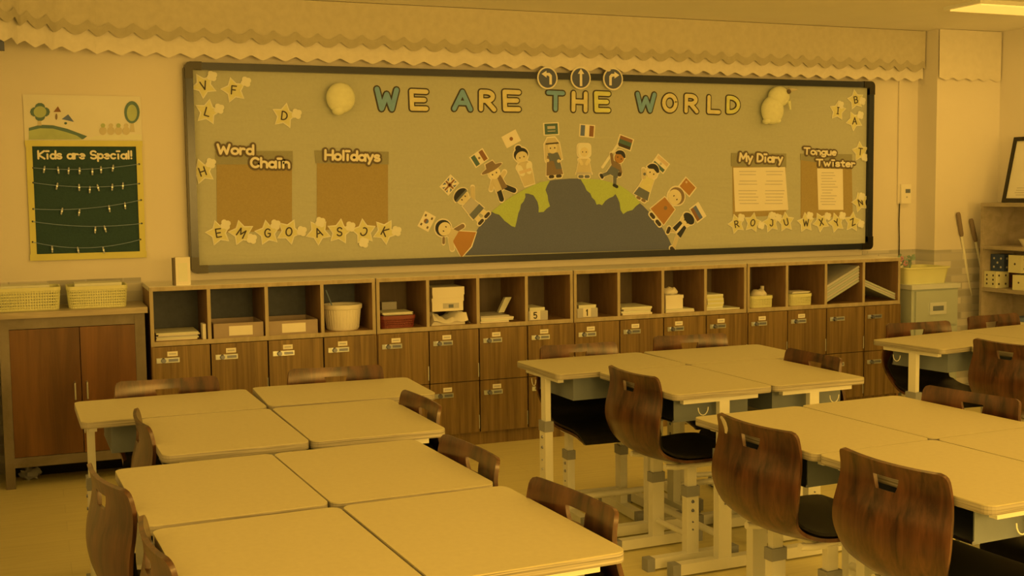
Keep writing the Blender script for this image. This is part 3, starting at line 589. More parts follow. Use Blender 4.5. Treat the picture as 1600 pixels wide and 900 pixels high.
child('paper child in a white headscarf and long brown robe', (862, 229), (866, 277), 1, [
    ('shoe', capsule((-.12, .02), (-.05, .02), .04), 'ink'), ('shoe', capsule((.08, .02), (.16, .02), .04), 'ink'), ('scarf', [(-.22, .45), (.26, .45), (.2, .85), (.1, 1.0), (-.1, 1.0), (-.2, .85)], 'tan_cloth'), ('robe', quad(-.22, .24, .06, -.16, .16, .56), 'brown_cloth'), ('tunic', quad(-.1, .22, .42, -.14, .14, .62), 'grey_cloth'),
    ('sash', quad(.06, .22, .2, 0, .14, .45), 'grey_cloth'), ('hand', E_(-.16, .44, .045, .045, 10), 'skin'), ('hand', E_(.14, .4, .045, .045, 10), 'skin'), hd(.74, .14), ('head_band', quad(-.18, .18, .84, -.17, .17, .875), 'ink')] + eyes(.74))
child('paper girl in a cream bonnet and cream dress', (912, 236), (912, 277), 1, [
    ('shoe', capsule((-.14, .02), (-.06, .02), .045), 'grey_cloth'), ('shoe', capsule((.06, .02), (.14, .02), .045), 'grey_cloth'), ('dress', [(-.25, .1), (.25, .1), (.15, .55), (-.15, .55)], 'tan_cloth'), ('hem', quad(-.26, .26, .08, -.24, .24, .15), 'print_grey'), ('arm', capsule((-.14, .5), (-.08, .4), .05), 'skin'), ('arm', capsule((.14, .5), (.08, .4), .05), 'skin'),
    ('bonnet', rrect(.42, .38, .1, 4, 0, .8), 'star_edge'), hd(.75, .14)] + eyes(.75))
child('paper child running with a raised staff and dark shorts', (967, 246), (950, 286), 1, [
    ('staff', capsule((-.34, .35), (-.2, 1.02), .035), 'star_edge'), ('leg', capsule((-.06, .3), (-.26, .1), .05), 'grey_cloth'), ('leg', capsule((.08, .3), (.2, .04), .05), 'grey_cloth'), ('foot', capsule((-.3, .1), (-.24, .06), .04), 'hair_black'), ('foot', capsule((.18, .02), (.28, .02), .04), 'hair_black'),
    ('arm', capsule((-.12, .55), (-.26, .75), .04), 'brown_cloth'), ('arm', capsule((.12, .55), (.22, .42), .04), 'brown_cloth'), ('shirt', quad(-.13, .13, .42, -.12, .12, .62), 'brown_cloth'), ('shorts', quad(-.18, .18, .24, -.13, .13, .46), 'grey_cloth'), ('face', E_(0, .77, .14, .15), 'orange_cloth'), cap_hair(.8, .17), ('bag', E_(.2, .36, .06, .06, 10), 'ink')] + eyes(.76))
child('paper girl with black hair, yellow top and blue skirt', (1018, 269), (1000, 312), 1, [
    ('foot', capsule((-.1, .02), (-.04, .02), .035), 'brown_cloth'), ('foot', capsule((.06, .02), (.12, .02), .035), 'brown_cloth'), ('skirt', quad(-.24, .2, .06, -.16, .15, .34), 'grey_cloth'), ('top', quad(-.18, .17, .28, -.14, .14, .62), 'star_yellow'), ('arm', capsule((-.15, .56), (-.24, .72), .05), 'tan_cloth'), ('bead', E_(-.18, .64, .04, .04, 8), 'grey_cloth'),
    ('face', E_(0, .76, .17, .16), 'skin'), cap_hair(.8, .19)] + eyes(.75))
child('paper child with light hat, orange square tunic and black shoes', (1055, 308), (1022, 343), 1, [
    ('shoe', capsule((-.15, .02), (-.06, .02), .045), 'ink'), ('shoe', capsule((.08, .02), (.18, .02), .045), 'ink'), ('tunic', quad(-.26, .26, .1, -.2, .2, .56), 'orange_cloth'), ('emblem', E_(0, .4, .05, .05, 8), 'brown_cloth'), ('hat', E_(0, .82, .22, .2), 'brown_cloth'), ('face', E_(-.02, .76, .19, .18), 'skin')] + eyes(.76))
child('paper child with dark hair and dark vest, rightmost around the globe', (1072, 344), (1045, 376), 1, [
    ('leg', capsule((-.06, .32), (-.2, .2), .05), 'tan_cloth'), ('leg', capsule((.08, .32), (.24, -.06), .05), 'tan_cloth'), ('shoe', capsule((-.24, .24), (-.2, .14), .05), 'ink'), ('shoe', capsule((.2, -.1), (.3, -.1), .05), 'ink'), ('shirt', quad(-.17, .17, .3, -.14, .14, .62), 'white_paper'), ('vest', quad(-.17, -.03, .32, -.14, -.04, .62), 'hair_black'), ('vest', quad(.04, .2, .3, .04, .14, .62), 'hair_black'),
    ('face', E_(0, .76, .16, .15), 'skin'), ('hair', E_(.02, .86, .2, .13), 'hair_black')] + eyes(.73))

# ------------------------------------------------------------------ "Kids are Special!" poster on the left
t = thing('pocket_poster', 'tall green felt poster reading Kids are Special with peg strings, left of the board', 'poster')
yp = -.004
def wp(x, y): p = on_y(x, y, yp); return (p.x, p.z)
PXa, PXb, PZa, PZb, PZc = -.556, .03, 1.12, 1.748, 1.985
b = MB(); b.box(PXa, PXb, yp-.004, yp, PZb, PZc); b.build('picture_panel', 'poster_paper', t)
b = MB(); b.box(PXa+.02, PXb-.02, yp-.006, yp, PZa, PZb); b.build('felt_panel', 'green_felt', t)
fb = .034
for q in ((PXa, PXb, PZb-fb*.9, PZb), (PXa, PXb, PZa, PZa+fb), (PXa+.004, PXa+fb, PZa+fb, PZb-fb*.9), (PXb-fb, PXb-.004, PZa+fb, PZb-fb*.9)):
    b = MB(); b.box(q[0], q[1], yp-.016, yp-.001, q[2], q[3]); b.build('frame_strip', 'poster_yellow', t, .004)
def pp(n, poly, mt, lv): b = MB(); b.prism_y([wp(*p) for p in poly], yp-.004-.001*lv, yp-.003); b.build(n, mt, t)
z1 = lambda x, y: (x/4, 100+y/4)
pp('hill', [z1(*p) for p in [(180, 470), (180, 400), (250, 380), (330, 383), (420, 405), (500, 435), (545, 452), (520, 470)]], 'hill_dark', 1)
pp('hill', [z1(*p) for p in [(180, 472), (180, 418), (250, 402), (330, 404), (410, 425), (480, 448), (515, 472)]], 'hill_green', 2)
pp('hill', [z1(*p) for p in [(540, 472), (600, 450), (700, 440), (800, 438), (886, 440), (886, 472)]], 'cream_paper', 1)
pp('tree_trunk', [z1(*p) for p in [(234, 385), (240, 330), (254, 330), (260, 385)]], 'tan_cloth', 3)
pp('tree_crown', [z1(u+250, v+300) for u, v in [(52*math.cos(a)+10*math.cos(5*a), -48*math.sin(a)-9*math.sin(5*a)) for a in [i*2*PI/30 for i in range(30)]]][::-1], 'hill_dark', 4)
pp('tree_crown_light', [z1(*p) for p in ell(250, 300, 40, 36)][::-1], 'hill_green', 5)
pp('tree_trunk', [z1(*p) for p in [(812, 425), (818, 350), (832, 350), (842, 425)]], 'tan_cloth', 3)
pp('tree_crown', [z1(*p) for p in ell(824, 302, 48, 70)][::-1], 'hill_dark', 4)
pp('tree_crown_light', [z1(*p) for p in ell(824, 306, 32, 52)][::-1], 'hill_green', 5)
pp('roof', [z1(*p) for p in [(334, 300), (382, 300), (362, 265)]][::-1], 'flag_red', 3); pp('roof', [z1(*p) for p in [(386, 345), (462, 362), (426, 315)]][::-1], 'flag_blue', 3)
pp('window', [z1(*p) for p in ell(352, 330, 7, 20, 10)][::-1], 'brown_cloth', 3); pp('window', [z1(*p) for p in ell(410, 371, 9, 8, 10)][::-1], 'flag_green', 3)
for cx in (643, 693, 740, 788):
    pp('toddler', [z1(*p) for p in ell(cx, 418, 23, 26)][::-1], 'tan_cloth', 3); pp('toddler_head', [z1(*p) for p in ell(cx, 385, 14, 14, 12)][::-1], 'hill_green' if cx in (643, 740) else 'tan_cloth', 4)
st, wd = layout('Kids are Special!', .16); xa, za = wp(60, 248); xb, _ = wp(206, 248); h = wp(60, 236)[1]-za; sw = h*.24
T = xform(xa, za, h, 0, 0, 0, (xb-xa)/(wd*h))
b = MB(); strokes(b, st, sw, yp-.0085, yp-.006, T); b.build('lettering', 'white_paper', t)
strings = [((52, 262.5), (217, 256.5), 5, [(69, 265), (91, 266), (107, 267), (124, 267), (144, 268.5), (157.5, 265.5), (176, 263)]), ((52, 285.5), (217, 287), 6, [(89, 291), (123.5, 293), (140, 296.5), (153, 293.5), (175, 292.5), (191.5, 290.5)]),
           ((52, 326.5), (220, 312.5), 6, [(96.5, 330), (123.5, 332), (170.5, 326), (195, 321.5)]), ((51, 346), (221, 349), 6, [(148.5, 359), (164, 357.5)]), ((51, 378), (219, 374), 11, [(81.5, 389), (122, 391), (161.5, 390.5)])]
rows_n = ('top', 'second', 'third', 'fourth', 'lowest')
for k, (a, c, sag, pegs) in enumerate(strings):
    pts = []
    for i in range(13):
        f = i/12; x, z = wp(a[0]+(c[0]-a[0])*f, a[1]+(c[1]-a[1])*f+sag*4*f*(1-f)); pts.append((x, yp-.02, z))
    b = MB(); b.tube(pts, .0018, 6); b.build('string', 'string', t, smooth=True)
    for e in (a, c):
        x, z = wp(*e); b = MB(); b.ball((x, yp-.017, z), .005, .004, .005, 8, 6); b.build('tack', 'black', t, smooth=True)
    for j, (x, y) in enumerate(pegs):
        X_, Z_ = wp(x, y); r = random.uniform(-.25, .25)
        pt = thing('clothes_peg', 'wooden clothes peg, %s on the %s string of the green poster' % (('leftmost', 'second from left', 'third from left', 'fourth from left', 'fifth from left', 'sixth from left', 'seventh from left')[j], rows_n[k]), 'clothes peg', (X_, yp-.022, Z_), 0, 'clothes pegs on the %s string' % rows_n[k])
        pt.rotation_euler = (0, r, 0)
        for s_ in (-1, 1):
            b = MB(); b.prism_y([(s_*.0004, -.019), (s_*.0036, -.017), (s_*.0038, .014), (s_*.002, .02), (s_*.0004, .018)][::s_], -.006, .006); b.build('prong', 'peg_wood', pt)
        b = MB(); b.box(-.0045, .0045, -.0068, .0068, -.0012, .0012); b.build('spring', 'steel', pt)

# ------------------------------------------------------------------ left cabinet
t = thing('low_cabinet', 'low brown two-door wooden cabinet at the left edge', 'cabinet')
cx0, cx1, cy = -.712, -.022, -.385
b = MB(); b.box(cx0, cx0+.03, cy+.01, -.02, .12, .855); b.box(cx1-.03, cx1, cy+.01, -.02, .12, .855); b.box(cx0, cx1, -.03, -.02, .12, .855); b.box(cx0, cx1, cy+.01, -.02, .12, .15); b.build('body', 'cab_frame', t)
b = MB(); b.box(cx0-.012, cx1+.014, cy-.022, -.01, .855, .885); b.build('top_slab', 'cab_top', t, .008)
for x, x_ in ((cx0, cx0+.045), (cx1-.05, cx1)):
    b = MB(); b.box(x, x_, cy, cy+.04, 0, .855); b.build('post', 'cab_frame', t, .003)
    b = MB(); b.box(x, x_, -.06, -.02, 0, .12); b.build('post', 'cab_frame', t, .003)
b = MB(); b.box(cx0+.045, cx1-.05, cy+.004, cy+.03, .80, .855); b.build('rail', 'cab_frame', t)
b = MB(); b.box(cx0+.045, cx1-.05, cy+.004, cy+.03, .105, .155); b.build('rail', 'cab_frame', t)
xm = (cx0+.045+cx1-.05)/2 + .03
b = MB(); b.box(cx0+.02, cx1-.02, -.11, -.09, 0, .12); b.build('shade_board', 'dark_gap', t)  # near-black board added to stand for the shade under the cabinet
for s_, (a, c) in ((1, (cx0+.046, xm-.002)), (-1, (xm+.002, cx1-.051))):
    d = MB(); d.box(a, c, cy+.002, cy+.022, .158, .797); d = d.build('door', 'cab_wood', t, .002)
    x = c-.03 if s_ == 1 else a+.024
    b = MB(); b.tube([(x, cy+.004, .52), (x, cy-.02, .515), (x, cy-.022, .49), (x, cy-.022, .46), (x, cy-.02, .435), (x, cy+.004, .43)], .0045, 8); b.build('handle', 'steel', d, smooth=True)
# crumpled tissue under the cabinet
b = MB(); b.ball((0, 0, 0), .05, .03, .03, 14, 10)
for v in b.bm.verts: v.co *= 1+.35*math.sin(v.co.x*170+v.co.z*120)*math.cos(v.co.y*140+1)
o = b.build('crumpled_tissue', 'tissue', smooth=True, loc=(-.6, -.2, .035)); tag(o, 'crumpled pale tissue on the floor under the low cabinet', 'tissue')
# yellow lattice baskets
def basket(name, label, x0, x1, y0, y1, z, h, nx, nz, mt, cat='basket', group=None, flare=.012):
    t = thing(name, label, cat, ((x0+x1)/2, (y0+y1)/2, z), 0, group); w_, d_ = (x1-x0)/2, (y1-y0)/2
    b = MB(); b.prism_z(rrect(2*(w_-flare), 2*(d_-flare), .025), 0, .006); b.build('bottom', mt, t)
    b = MB(); o_ = rrect(2*w_, 2*d_, .03, 4); i_ = rrect(2*w_-.016, 2*d_-.016, .026, 4); n = len(o_)
    for z0, z1 in ((h-.018, h),):
        for k in range(n):
            k2 = (k+1) % n; b.hull([(*o_[k], z0), (*o_[k2], z0), (*i_[k2], z0), (*i_[k], z0)], [(*o_[k], z1), (*o_[k2], z1), (*i_[k2], z1), (*i_[k], z1)])
    b.build('rim', mt, t)
    b = MB(); lo = rrect(2*(w_-flare), 2*(d_-flare), .025, 4); hi = rrect(2*w_-.008, 2*d_-.008, .028, 4); n = len(lo)
    def P(k, f, v):
        k2 = (k+1) % n; a = [lo[k][i]+(lo[k2][i]-lo[k][i])*f for i in (0, 1)]; c = [hi[k][i]+(hi[k2][i]-hi[k][i])*f for i in (0, 1)]
        return Vector((a[0]+(c[0]-a[0])*v, a[1]+(c[1]-a[1])*v, .003+(h-.012)*v))
    def bar(p, q, wd):
        d = (q-p).normalized(); c = Vector((p.x, p.y, 0)).normalized(); s_ = d.cross(c).normalized()*wd/2; c = c*.0012
        b.hull([p-s_-c, p+s_-c, p+s_+c, p-s_+c], [q-s_-c, q+s_-c, q+s_+c, q-s_+c])
    for k in range(n):
        L = (P(k, 1, .5)-P(k, 0, .5)).length; m = max(1, round(L/(2*w_)*nx))
        for j in range(m): bar(P(k, j/m, 0), P(k, j/m, 1), 2*w_/nx*.55)
        for r in range(nz+1): bar(P(k, 0, r/nz), P(k, 1, r/nz), h/nz*.5 if 0 < r < nz else h/nz)
    b.build('lattice', mt, t); return t
basket('lattice_basket', 'yellow lattice basket at the far left on the low cabinet', -.745, -.418, -.325, -.09, .885, .115, 26, 7, 'basket_yellow', group='yellow baskets on the low cabinet')
basket('lattice_basket', 'yellow lattice basket on the low cabinet, nearer the lockers', -.392, -.094, -.325, -.09, .885, .112, 26, 7, 'basket_yellow', group='yellow baskets on the low cabinet')
for x0, x1, l in ((-.70, -.47, 'far left'), (-.35, -.12, 'right-hand')):
    b = MB(); b.box(x0, x1, -.27, -.11, .90, 1.008); tag(b.build('paper_bundle', 'cream_paper', bevel=.006), 'pale paper bundle inside the %s yellow basket' % l, 'paper')

# ------------------------------------------------------------------ lockers: four units of four columns
U, YL, ZT, ZS, ZM, ZB = 1.2, -.40, .985, .677, .376, .075
def locker(i, label, backmat, nolabel=()):
    x0 = i*U; t = thing('locker_unit', label, 'lockers', (x0, 0, 0), 0, 'locker units along the back wall'); e = .003; c = U/4; th = .009
    b = MB(); b.box(e, U-e, YL-.002, -.008, ZT-.022, ZT); b.build('top_board', 'locker_top', t, .002)
    b = MB(); b.box(e, U-e, YL-.004, YL+.012, ZT-.022, ZT-.001); b.build('top_edge', 'locker_trim', t)
    for x in (e, U-e-.018): 
        b = MB(); b.box(x, x+.018, YL, -.008, .0, ZT-.022); b.build('side_panel', 'locker_inside', t)
        b = MB(); b.box(x, x+.018, YL-.003, YL, ZS, ZT-.022); b.build('edge_strip', 'locker_trim', t)
    for k in (1, 2, 3):
        b = MB(); b.box(k*c-th, k*c+th, YL+.002, -.016, ZS+.022, ZT-.022); b.build('divider', 'locker_inside', t)
        b = MB(); b.box(k*c-th, k*c+th, YL-.003, YL+.002, ZS+.022, ZT-.022); b.build('edge_strip', 'locker_trim', t)
    b = MB(); b.box(.02, U-.02, YL, -.016, ZS+.002, ZS+.022); b.build('shelf', 'locker_inside', t)
    b = MB(); b.box(e, U-e, YL-.004, YL+.001, ZS, ZS+.024); b.build('shelf_edge', 'locker_trim', t)
    b = MB(); b.box(.006, U-.006, -.018, -.008, ZB, ZT-.022); b.build('back_panel', backmat, t)
    b = MB(); b.box(.02, U-.02, YL+.02, -.02, ZB, ZS); b.build('carcass', 'dark_gap', t)
    b = MB(); b.box(e, U-e, YL+.012, YL+.03, 0, ZB); b.build('plinth', 'locker_wood', t)
    for k in range(4):
        for r, (z0, z1) in enumerate(((ZM+.002, ZS-.003), (ZB+.003, ZM-.002))):
            a0, a1 = k*c+.004+(.002 if k == 0 else 0), (k+1)*c-.004
            d = MB(); d.box(a0, a1, YL-.012, YL+.008, z0, z1); d = d.build('door', 'locker_wood', t, .0025)
            zl, xl = z1-.07, a0+.02
            b = MB(); b.box(xl, xl+.115, YL-.017, YL-.011, zl-.013, zl+.013); b.build('latch_plate', 'steel', d, .003)
            b = MB(); b.tube([(xl+.035, YL-.016, zl), (xl+.035, YL-.034, zl)], [.014, .011], 12); b.build('latch_knob', 'chrome_dark', d, smooth=True)
            b = MB(); b.box(xl+.06, xl+.108, YL-.0195, YL-.0165, zl-.007, zl+.007); b.build('latch_slot', 'chrome_dark', d)
            if (k, r) not in nolabel and not (r == 1 and i != 1):
                b = MB(); b.box(xl+.055, xl+.107, YL-.014, YL-.0115, zl+.02, zl+.045); b.build('name_card', 'white_paper', d)
                b = MB(); b.box(xl+.063, xl+.099, YL-.0146, YL-.0139, zl+.029, zl+.036); b.build('name_print', 'print_grey', d)
            b = MB(); b.tube([(a1-.002, YL-.014, z0+.02), (a1-.002, YL-.014, z0+.10)], .0028, 6); b.build('hinge', 'steel', d, smooth=True)
locker(0, 'leftmost wooden locker unit with dark green cubbies and the white bucket', 'locker_back_green')
locker(1, 'second wooden locker unit from the left, with the red basket and stacked white boxes', 'locker_back_brown')
locker(2, 'third wooden locker unit from the left, with papers and a stack of books', 'locker_back_brown')
locker(3, 'rightmost wooden locker unit with two yellow baskets and tilted boards', 'locker_back_brown', nolabel=((2, 0), (3, 0)))

# things in the cubbies
ZF = ZS+.022
def cub(px0, px1, Y=YL+.03):     # x range of a thing whose front stands at depth Y in the cubbies
    return on_y(px0, 490, Y).x, on_y(px1, 490, Y).x
def stack(name, label, cat, px0, px1, n, th, mats, y0=YL+.03, dep=.24, z=ZF, jit=.012, part='sheet', group=None):
    a, c = cub(px0, px1, y0); t = thing(name, label, cat, ((a+c)/2, y0+dep/2, z), 0, group); hw = (c-a)/2
    for k in range(n):
        jx, jy, jr = random.uniform(-jit, jit)*.5, random.uniform(-jit, jit)*.3, random.uniform(-jit, jit)*1.2
        m4 = Matrix.Translation((jx, jy, k*th)) @ Matrix.Rotation(jr, 4, 'Z')
        b = MB(); b.box(-hw+abs(jx), hw-abs(jx), -dep/2+.004, dep/2-.004, .0003, th-.0003, m4); b.build(part, mats[k % len(mats)], t)
    return t
stack('paper_stack', 'flat stack of booklets in the leftmost cubby', 'booklets', 243, 311, 5, .008, ['white_paper', 'cream_paper', 'print_grey'], y0=YL+.05)
a, c = cub(316, 322, YL+.02); b = MB(); b.box(a, c-.003, YL+.02, YL+.1, ZF, ZF+.08); tag(b.build('small_carton', 'white_paper', bevel=.003), 'narrow white carton at the right side of the leftmost cubby', 'carton')
def tray(label, px0, px1, h, mt, Y=YL+.015, lab=(0, 0), dep=.28, group='carton trays in the cubbies'):
    a, c = cub(px0, px1, Y); t = thing('carton_tray', label, 'box', ((a+c)/2, Y, ZF), 0, group); w_ = (c-a)/2; q = .006
    b = MB(); b.box(-w_, w_, 0, dep, .0003, q); b.build('bottom', mt, t)
    for x0, x1, y0, y1 in ((-w_, w_, 0, q), (-w_, w_, dep-q, dep), (-w_, -w_+q, q, dep-q), (w_-q, w_, q, dep-q)):
        b = MB(); b.box(x0, x1, y0, y1, q, h); b.build('side', mt, t)
    if lab[1]:
        u0, u1 = cub(lab[0], lab[1], Y); u0 -= (a+c)/2; u1 -= (a+c)/2
        b = MB(); b.box(u0, u1, -.002, 0, h*.15, h*.8); b.build('label', 'white_paper', t)
    return t
tray('brown carton tray with a white label in the second cubby', 333, 411, .078, 'carton_brown', lab=(357, 394))
tray('brown carton tray with a white label in the third cubby', 419.5, 496, .076, 'carton_brown', lab=(440, 477))
# bucket
p = on_y(536, 517, YL+.13)
t = thing('bucket', 'white plastic bucket with a ribbed wall in the fourth cubby', 'bucket', (p.x, YL+.135, ZF))
b = MB(); b.lathe([(.005, .0), (.085, 0), (.089, .006), (.101, .115), (.108, .117), (.11, .122), (.11, .14), (.105, .142), (.098, .138), (.083, .01), (.005, .008)], 36); b.build('pail', 'white_paper', t, smooth=True)
b = MB()
for k in range(36):
    a = k*2*PI/36; b.tube([(.0885*math.cos(a), .0885*math.sin(a), .008), (.1005*math.cos(a), .1005*math.sin(a), .112)], .0018, 5)
b.build('ribs', 'white_paper', t)
b = MB(); b.tube([(-.11*math.cos(s), .0-.05*math.sin(s), .118+.0*s) for s in [i*PI/12 for i in range(13)]], .0025, 6); b.build('wire_handle', 'steel', t, smooth=True)
b = MB(); b.tube([(p.x-.03, YL+.14, ZF+.06), (p.x-.075, YL+.20, ZF+.215)], .004, 8); tag(b.build('stick', 'string'), 'thin stick leaning out of the white bucket', 'stick')
# fifth cubby
a, c = cub(594, 651, YL+.03); basket('lattice_basket', 'dark red lattice basket in the fifth cubby', a, c, YL+.03, YL+.25, ZF, .07, 22, 5, 'basket_red')
stack('paper_stack', 'papers lying on the dark red basket', 'papers', 598, 646, 3, .005, ['cream_paper', 'white_paper'], y0=YL+.05, dep=.18, z=ZF+.071)
a, c = cub(597, 620, YL+.28); b = MB(); b.box(a, c, YL+.28, YL+.36, ZF, ZF+.125); tag(b.build('grey_box', 'print_grey', bevel=.004), 'pale grey box behind the dark red basket', 'box')
# sixth cubby: two cartons on a heap of white wrap
a, c = cub(673, 735, YL+.04)
b = MB(); n = 14
b.grid([[(a+(c-a)*i/n, YL+.03+.26*j/8, ZF+.004+(.07*math.sin(PI*min(1, (1-abs(i/n*1.25-.55))*.9)) if 0 < i < n else 0)*(.75+.25*math.sin(j*1.3+i))*(1 if 0 < j < 8 else .35)) for i in range(n+1)] for j in range(9)])
b.box(a+.005, c-.03, YL+.05, YL+.27, ZF, ZF+.022)
tag(b.build('wrapped_bundle', 'white_paper', smooth=True), 'heap of white wrapping under the two cartons in the sixth cubby', 'paper')
def carton(label, px0, px1, z, h, Y, dep, lid=.02, mt='white_paper', picture=False):
    a, c = cub(px0, px1, Y); t = thing('carton', label, 'box', ((a+c)/2, Y+dep/2, z)); w_ = (c-a)/2
    b = MB(); b.box(-w_+.003, w_-.003, -dep/2+.003, dep/2-.003, 0, h-lid); b.build('carton_body', mt, t, .002)
    b = MB(); b.box(-w_, w_, -dep/2, dep/2, h-lid, h); b.build('lid', mt, t, .002)
    if picture:
        b = MB(); b.box(-w_*.3, w_*.7, -dep/2+.0015, -dep/2+.003, h*.2, h*.6); b.build('picture_label', 'print_grey', t)
        b = MB(); b.box(w_*.05, w_*.35, -dep/2+.0005, -dep/2+.002, h*.25, h*.5); b.build('picture_spot', 'grey_cloth', t)
carton('lower white carton with a printed picture in the sixth cubby', 675, 725, ZF+.078, .075, YL+.06, .2, .02, picture=True)
carton('upper plain white carton stacked in the sixth cubby', 676, 726, ZF+.1535, .062, YL+.055, .21, .045)
# seventh
stack('paper_stack', 'loose pile of white papers in the seventh cubby', 'papers', 751, 803, 4, .010, ['white_paper', 'cream_paper', 'white_paper', 'print_grey'], jit=.03)
a, c = cub(776, 790, YL+.2); b = MB()
b.prism_y([(a, ZF+.042), (a+.035, ZF+.042), (a+.085, ZF+.13), (a+.045, ZF+.13)], YL+.17, YL+.20); tag(b.build('leaning_leaflet', 'cream_paper'), 'leaflet leaning on the papers in the seventh cubby', 'leaflet')
# trays with numbers
for ch, px0, px1, word, l0, l1, cl in (('5', 826, 856, 'eighth', 828, 844, 'number 5'), ('1', 902, 934, 'ninth', 911, 923, 'number 1')):
    t = tray('pale plastic tray with a %s card in the %s cubby' % (cl, word), px0, px1, .055, 'print_grey', Y=YL+.03, group='numbered trays')
    a, c = cub(px0, px1, YL+.03); u0, u1 = cub(l0, l1, YL+.03); m0 = (a+c)/2
    b = MB(); b.box(u0-m0, u1-m0, -.003, 0, .004, .056); b.build('number_card', 'white_paper', t)
    wd, st = G[ch]; b = MB(); strokes(b, st, .0065, -.0045, -.003, xform((u0+u1)/2-m0, .03, .034, 0, wd/2, .5)); b.build('number', 'black', t)
    stack('paper_stack', 'papers lying in the numbered tray of the %s cubby' % word, 'papers', px0+2, px1-2, 3, .022, ['cream_paper', 'white_paper'], y0=YL+.05, dep=.2, z=ZF+.007)
stack('paper_stack', 'low pile of papers in the tenth cubby', 'papers', 972, 1019, 4, .012, ['white_paper', 'cream_paper'], jit=.025)
# eleventh
stack('paper_stack', 'flat papers at the bottom of the eleventh cubby', 'papers', 1040, 1086, 2, .010, ['white_paper', 'cream_paper'])
carton('white carton standing on papers in the eleventh cubby', 1040, 1068, ZF+.0205, .085, YL+.05, .12, .02)
a, c = cub(1041, 1064, YL+.06); b = MB(); b.ball(((a+c)/2, YL+.11, ZF+.125), (c-a)/2, .05, .024, 16, 10)
for v in b.bm.verts: v.co.z += .008*math.sin(v.co.x*160)*math.cos(v.co.y*90)
tag(b.build('crumpled_cloth', 'white_paper', smooth=True), 'crumpled white cloth on the carton in the eleventh cubby', 'cloth')
# twelfth
stack('paper_stack', 'flat papers at the bottom of the twelfth cubby', 'papers', 1104, 1156, 1, .010, ['cream_paper'])
a, c = cub(1104, 1131, YL+.05)
for k in range(7):
    b = MB(); jx = random.uniform(-.004, .004); b.box(a+jx+.004, c+jx-.004, YL+.05, YL+.24, ZF+.0105+k*.0125, ZF+.0225+k*.0125)
    tag(b.build('notebook', 'basket_yellow' if k % 2 else 'cream_paper', bevel=.001), 'pale notebook, %s from the bottom of the stack in the twelfth cubby' % ('first second third fourth fifth sixth seventh'.split()[k]), 'notebook', 'notebooks in the twelfth cubby')
# thirteenth, fourteenth
for px0, px1, l in ((1174, 1210, 'thirteenth cubby, holding a white cloth'), (1235, 1271, 'fourteenth cubby, with flat papers on top')):
    a, c = cub(px0, px1, YL+.03); basket('lattice_basket', 'small yellow lattice basket in the %s' % l, a, c, YL+.03, YL+.2, ZF, .075, 14, 6, 'basket_yellow', group='small yellow baskets in the cubbies', flare=.006)
a, c = cub(1180, 1204, YL+.06); b = MB(); b.ball(((a+c)/2, YL+.11, ZF+.08), (c-a)/2*.95, .05, .03, 16, 10)
for v in b.bm.verts: v.co.z += .006*math.sin(v.co.x*140)
tag(b.build('folded_cloth', 'white_paper', smooth=True), 'white cloth in the small yellow basket of the thirteenth cubby', 'cloth')
a, c = cub(1204, 1210, YL+.12); t = thing('bottle', 'small white bottle behind the basket of the thirteenth cubby', 'bottle', ((a+c)/2-.012, YL+.22, ZF))
b = MB(); b.lathe([(.004, 0), (.02, 0), (.021, .08), (.012, .095), (.004, .096)], 16); b.build('bottle_body', 'white_paper', t, smooth=True)
b = MB(); b.lathe([(.004, .096), (.013, .096), (.013, .12), (.004, .121)], 14); b.build('bottle_cap', 'white_paper', t, smooth=True)
stack('paper_stack', 'papers lying on the small yellow basket of the fourteenth cubby', 'papers', 1238, 1266, 2, .006, ['cream_paper', 'white_paper'], y0=YL+.05, dep=.13, z=ZF+.0755)
# boards leaning in the last two cubbies
def boards(cell, ang, n, th, dep, x_off, z_off, word, y0=YL+.02, L=.29, cross=1):
    xc = 3*U + (cell+.5)*U/4
    for k in range(n):
        m4 = Matrix.Translation((xc+x_off, y0, ZF+z_off)) @ Matrix.Rotation(ang, 4, 'Y') @ Matrix.Translation((-k*th*math.tan(ang), 0, k*th))
        b = MB(); b.box(-L/2, L/2, random.uniform(0, .008), dep, 0, th-.0015, m4)
        tag(b.build('drawing_board', 'print_grey' if k % 2 else 'drawer_green', bevel=.001), 'grey drawing board, %s in the tilted stack of the %s cubby' % (('lowest', 'second from below', 'third from below', 'fourth from below', 'fifth from below', 'topmost')[k if k < n-1 else 5], word), 'board', 'tilted boards in the %s cubby' % word)
boards(2, -.45, 6, .0165, .30, .0, .071, 'fifteenth', L=.305)
boards(3, .38, 3, .014, .28, -.006, .058, 'sixteenth', L=.285)

# white box standing on the locker top by the board corner
p = on_y(285, 440, YL+.06); q0, q1 = on_y(275, 440, YL+.05).x, on_y(298, 440, YL+.05).x; zt_ = on_y(285, 402, YL+.05).z
t = thing('desk_dispenser', 'small white upright box with a dark side, on the lockers by the board corner', 'box', ((q0+q1)/2, YL+.05, ZT))
hw = (q1-q0)/2
b = MB(); b.box(-hw, hw, 0, .06, .0, zt_-ZT); b.build('casing', 'white_paper', t, .006)
b = MB(); b.box(-hw-.012, -hw-.0005, .0, .06, 0, zt_-ZT-.004); b.build('side_cover', 'ink_brown', t, .003)
b = MB(); b.box(-hw*.6, hw*.6, -.002, 0, .02, (zt_-ZT)*.8); b.build('front_label', 'cream_paper', t)

